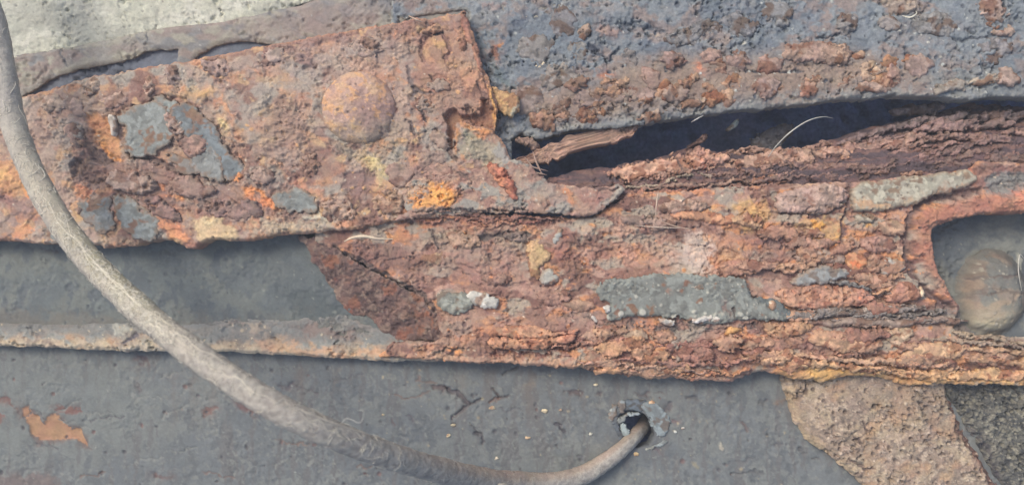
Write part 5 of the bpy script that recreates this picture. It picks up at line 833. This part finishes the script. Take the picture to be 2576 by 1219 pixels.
# loose fluff, too fine to tell apart
def fluff(name, gen, cnt, c, parent, rad):
    Vs, Fs = [], []; off = 0
    for _ in range(cnt):
        p = gen(); V_, F_, *_r = tube(p, rad * random.uniform(0.6, 1.3), 3); V_ = V_.reshape(-1, 3)
        Vs.append(V_); Fs.append(F_ + off); off += len(V_)
    V_ = np.vstack(Vs); o = link(name, V_, np.vstack(Fs), np.tile(lin(*c), (len(V_), 1)), 'straw', parent); o['kind'] = 'stuff'; return o
for i, (pl, c, z) in enumerate([([(1890, 366), (1905, 338), (1950, 320), (1990, 308), (2000, 330), (1980, 350), (1950, 372)], (84, 88, 98), -0.032), ([(2250, 272), (2320, 262), (2380, 266), (2340, 286), (2270, 290)], (100, 94, 100), -0.022)]):
    flake("inner_scale", fl, pl, z, c, 'rust', 0.001, (0.04, 0.06), 2.4, (5, 10), 0.0006, 5200 + i)
def g1():
    s_ = min(0.86, max(0.02, random.choice((random.gauss(0.30, 0.07), random.uniform(0.05, 0.6), random.gauss(0.33, 0.05))))); a = UPA + (random.gauss(0.4, 0.4) if s_ < 0.45 else random.gauss(0.2, 0.7)); pts = []
    for k_ in range(5):
        pts.append(hpt(s_, a, 0.0001 + 0.0003 * random.random())); s_ += random.gauss(0, 0.0032); a += random.gauss(0, 0.32)
    return spline(pts, 9)
fluff("cobweb_fluff", g1, 420, (226, 222, 206), hose, 0.00011)
def g2():
    s = random.uniform(0.02, 0.84); a = UPA + random.uniform(-1.7, 1.7)
    return spline([hpt(s + random.uniform(-.0012, .0012), a + random.uniform(-.13, .13), 0.0007 * t * random.random()) for t in (0, .5, 1)], 5)
fluff("dust_fuzz", g2, 800, (196, 190, 178), hose, 0.00006)
# cocoon on the hose
sC = 0.735
q = hc[int(I0 + sC * (NH - 1 - I0))]
cx_, cy_ = 1052, 1182
pc = np.array(hpt(sC, UPA, 0.0004)); tdir = (hc[int(I0 + sC * (NH - 1 - I0)) + 18] - hc[int(I0 + sC * (NH - 1 - I0)) - 18]); tdir /= np.linalg.norm(tdir)
cp = np.array([pc + tdir * x for x in np.linspace(-0.0042, 0.0042, 18)]); cr = 0.0017 * np.sqrt(np.clip(1 - np.linspace(-1, 1, 18) ** 2, 0.02, 1))
V_, F_, *_r = tube(cp, cr, 12); V_ = V_.reshape(-1, 3) + 0.0003 * (rng.random((18 * 12, 3)) - 0.5)
co = link("cocoon", V_, F_, np.tile(lin(176, 172, 158), (len(V_), 1)) * (0.6 + 0.7 * rng.random(len(V_)))[:, None], 'straw', hose)

# ------------------------------------------------------------------ curled rust strips in the gap
def strip(name, ctr, hw, th_, colour, seed, nu=110, nv=22):
    """a curled strip of layered rust: closed, thick, ragged on both long edges; ctr = (u, v, z, roll)"""
    c = spline([(*P3(a, b, zz), r) for a, b, zz, r in ctr], nu); pts = c[:, :3]; T = np.gradient(pts, axis=0); T /= np.linalg.norm(T, axis=1)[:, None]
    t = np.linspace(0, 1, nu); wt = hw * S * np.clip(np.sin(np.pi * (0.06 + 0.9 * t)) ** 0.5, 0.1, 1)
    N0 = np.cross(T, (0, 0, 1.0)); N0 /= np.linalg.norm(N0, axis=1)[:, None]; U0 = np.cross(N0, T)
    cr_, sr_ = np.cos(c[:, 3])[:, None], np.sin(c[:, 3])[:, None]; W = N0 * cr_ + U0 * sr_; U = np.cross(W, T)
    U *= np.sign(U[:, 2:3] + 1e-9)
    ws = np.linspace(-1, 1, nv); top = []; botm = []
    rag0 = 0.35 + 1.2 * fbm(t * 16, t * 0 + 1, seed, 4); rag1 = 0.35 + 1.2 * fbm(t * 16, t * 0 + 7, seed + 1, 4)
    for j, w_ in enumerate(ws):
        k_ = (rag1 if w_ > 0 else rag0) * w_
        h = 0.0016 * np.floor(6 * fbm(t * 7 + 0.2, np.full(nu, w_ * 2.4), seed + 2, 4)) / 2.5 + 0.0018 * (fbm(t * 34, np.full(nu, w_ * 5), seed + 3, 4) - 0.5)
        base = pts + W * (wt * k_)[:, None]; top.append(base + U * (th_ * 0.5 + h - 0.0005)[:, None]); botm.append(base - U * (th_ * 0.5))
    G = np.array(top + botm[::-1]); m = 2 * nv                # ring of columns
    V_ = G.transpose(1, 0, 2).reshape(-1, 3); i = np.arange(nu - 1)[:, None] * m; j = np.arange(m)[None, :]; j2 = (j + 1) % m
    F_ = np.stack([i + j, i + m + j, i + m + j2, i + j2], -1).reshape(-1, 4)
    uu = np.repeat(t * 260, m); vv = np.tile(np.arange(m) * 4.0, nu)
    C_ = mixpal(uu, vv, seed, [colour, (tuple(int(x * 0.78) for x in colour), 60, 7, 0.5, 0.06), (tuple(min(255, int(x * 1.14)) for x in colour), 50, 5, 0.57, 0.05)])
    return link(name, V_, F_, C_, 'rust')
s1 = strip("rust_strip", [(1300, 412, -0.010, 0.1), (1350, 396, -0.010, 0.15), (1400, 380, -0.0095, 0.25), (1460, 360, -0.010, 0.3), (1520, 342, -0.0105, 0.3), (1575, 326, -0.012, 0.2), (1600, 312, -0.013, 0.3)], 25, 0.0026, (164, 134, 120), 500)
tag(s1, "long peeled strip of layered rust slanting across the left end of the black gap", "rust strip")
s2 = strip("rust_strip", [(1296, 352, -0.008, 0.1), (1325, 358, -0.008, 0.3), (1348, 372, -0.010, 0.5), (1352, 392, -0.014, 0.6)], 11, 0.0016, (150, 126, 116), 520, 30, 8)
tag(s2, "short crooked curl of rust at the very left tip of the black gap", "rust strip")
s3 = strip("rust_strip", [(1735, 372, -0.030, 0.4), (1755, 362, -0.026, 0.4), (1772, 345, -0.022, 0.3), (1776, 338, -0.021, 0.2)], 7, 0.0016, (140, 112, 106), 540, 20, 6)
tag(s3, "small upright splinter of brown rust standing inside the black gap", "rust splinter")
for i, (ctr, c, lb) in enumerate([([(1320, 395, -.006), (1332, 410, -.005), (1345, 430, -.004)], (150, 124, 112), "leftmost thin root fibre hanging across the left tip of the black gap"), ([(1340, 380, -.006), (1350, 410, -.004), (1368, 446, -.003)], (156, 130, 116), "longest root fibre, dropping from the rust curl to the flange crust"), ([(1310, 405, -.006), (1340, 420, -.004), (1378, 430, -.004)], (140, 118, 110), "dark root fibre slanting under the peeled rust strip at its left end"), ([(1330, 430, -.003), (1356, 436, -.002), (1376, 440, -.003)], (160, 134, 118), "short pale root fibre lying level just below the tip of the gap")]):
    f = fibre("root_fibre", spline([P3(*q) for q in ctr], 14), 0.0005, c)
    tag(f, lb, "root fibre", "root fibres at the tip of the gap")

# ------------------------------------------------------------------ straws and scraps
ST = [([(1932, 396, -0.002), (1950, 370, 0.002), (1985, 335, 0.006), (2030, 305, 0.006), (2070, 294, 0.002), (2096, 298, -0.004)], 0.00034, (186, 186, 174), "pale curved grass stalk arching over the black gap"),
    ([(1656, 480, 0.004), (1652, 510, 0.007), (1648, 549, 0.006)], 0.00038, (190, 166, 146), "short upright straw standing on the flange below the gap"), ([(1648, 549, 0.006), (1690, 566, 0.005), (1750, 580, 0.004)], 0.00030, (186, 156, 134), "thin straw slanting down right from the foot of the upright straw"),
    ([(1600, 567, 0.004), (1650, 571, 0.005), (1740, 574, 0.004)], 0.00028, (196, 176, 156), "thin level straw lying across the flange face"),
    ([(866, 607, 0.004), (885, 598, 0.006), (915, 594, 0.007), (950, 600, 0.006), (988, 601, 0.004)], 0.00085, (214, 196, 168), "thick cream straw lying under the lower edge of the cover plate"),
    ([(1028, 40, 0.006), (1048, 50, 0.008), (1064, 56, 0.007)], 0.0005, (176, 150, 130), "short bent straw poking over the top edge of the cover plate"), ([(1770, 290, 0.002), (1752, 300, 0.003), (1738, 308, 0.000)], 0.0003, (186, 186, 178), "tiny pale stem on the rim of the dark web plate"),
    ([(1400, 1060 - 150, 0.004), (1580, 905, 0.006), (1575, 915, 0.006)], 0.0, None, None),
    ([(2270, 40, -0.002), (2290, 44, 0.0), (2306, 34, 0.0), (2304, 28, -0.001)], 0.0005, (206, 204, 186), "pale crescent of dry grass on the upper web plate"),
    ([(840, 1100, 0.100), (870, 1058 - 6, 0.101), (905, 1062, 0.102), (916, 1036, 0.104), (912, 1031, 0.104), (896, 1032, 0.103)], 0.00012, (196, 196, 186), "fine cobweb thread curling off the upper side of the hose"),
    ([(2580, 655, -0.001), (2566, 640, 0.001), (2562, 680, 0.002), (2570, 730, 0.001)], 0.0003, (186, 182, 168), "thin pale stem hanging beside the bolt at the right edge")]
for ctr, r, c, lb in ST:
    if c is None: continue
    o = fibre("dry_straw", spline([P3(*q) for q in ctr], 26), r, c)
    tag(o, lb, "straw", "dry stalks caught on the rusty steel")
tag(fibre("dry_straw", spline([P3(*q) for q in [(716, 1010, 0.114), (780, 1040, 0.113), (850, 1066, 0.108), (900, 1082, 0.101), (955, 1100, 0.094)]], 24), 0.00016, (206, 196, 176)), "fine thread running along the upper flank of the hose", "straw", "dry stalks caught on the rusty steel")
lf = flake("leaf_scrap", None, [(1830, 324), (1842, 312), (1854, 300), (1862, 298), (1860, 312), (1846, 324), (1834, 328)], -0.0200, (150, 162, 154), 'flake', 0.001, (0.05, 0.05), 1.8, (2, 7), 0.0003, 88)
tag(lf, "small pale green leaf scrap hanging in the black gap", "leaf scrap")

# ------------------------------------------------------------------ added volume, imitating the veil of lens glare
hz = bpy.data.materials.new("added_haze"); hz.use_nodes = True; hn = hz.node_tree; hn.nodes.clear()
pv = hn.nodes.new("ShaderNodeVolumePrincipled"); pv.inputs["Color"].default_value = (0.86, 0.92, 1.0, 1); pv.inputs["Density"].default_value = 0.11; pv.inputs["Anisotropy"].default_value = 0.0
ho = hn.nodes.new("ShaderNodeOutputMaterial"); hn.links.new(pv.outputs[0], ho.inputs["Volume"])
x0, x1, y0, y1, z0, z1 = -0.8, 0.8, -0.8, 0.8, -1.12, 0.50
hv = [(x, y, z) for z in (z0, z1) for y in (y0, y1) for x in (x0, x1)]
hm = bpy.data.meshes.new("added_haze"); hm.from_pydata(hv, [], [(0, 2, 3, 1), (4, 5, 7, 6), (0, 1, 5, 4), (2, 6, 7, 3), (0, 4, 6, 2), (1, 3, 7, 5)]); hm.materials.append(hz)
ho_ = bpy.data.objects.new("added_haze", hm); COL.objects.link(ho_); tag(ho_, kind='stuff')
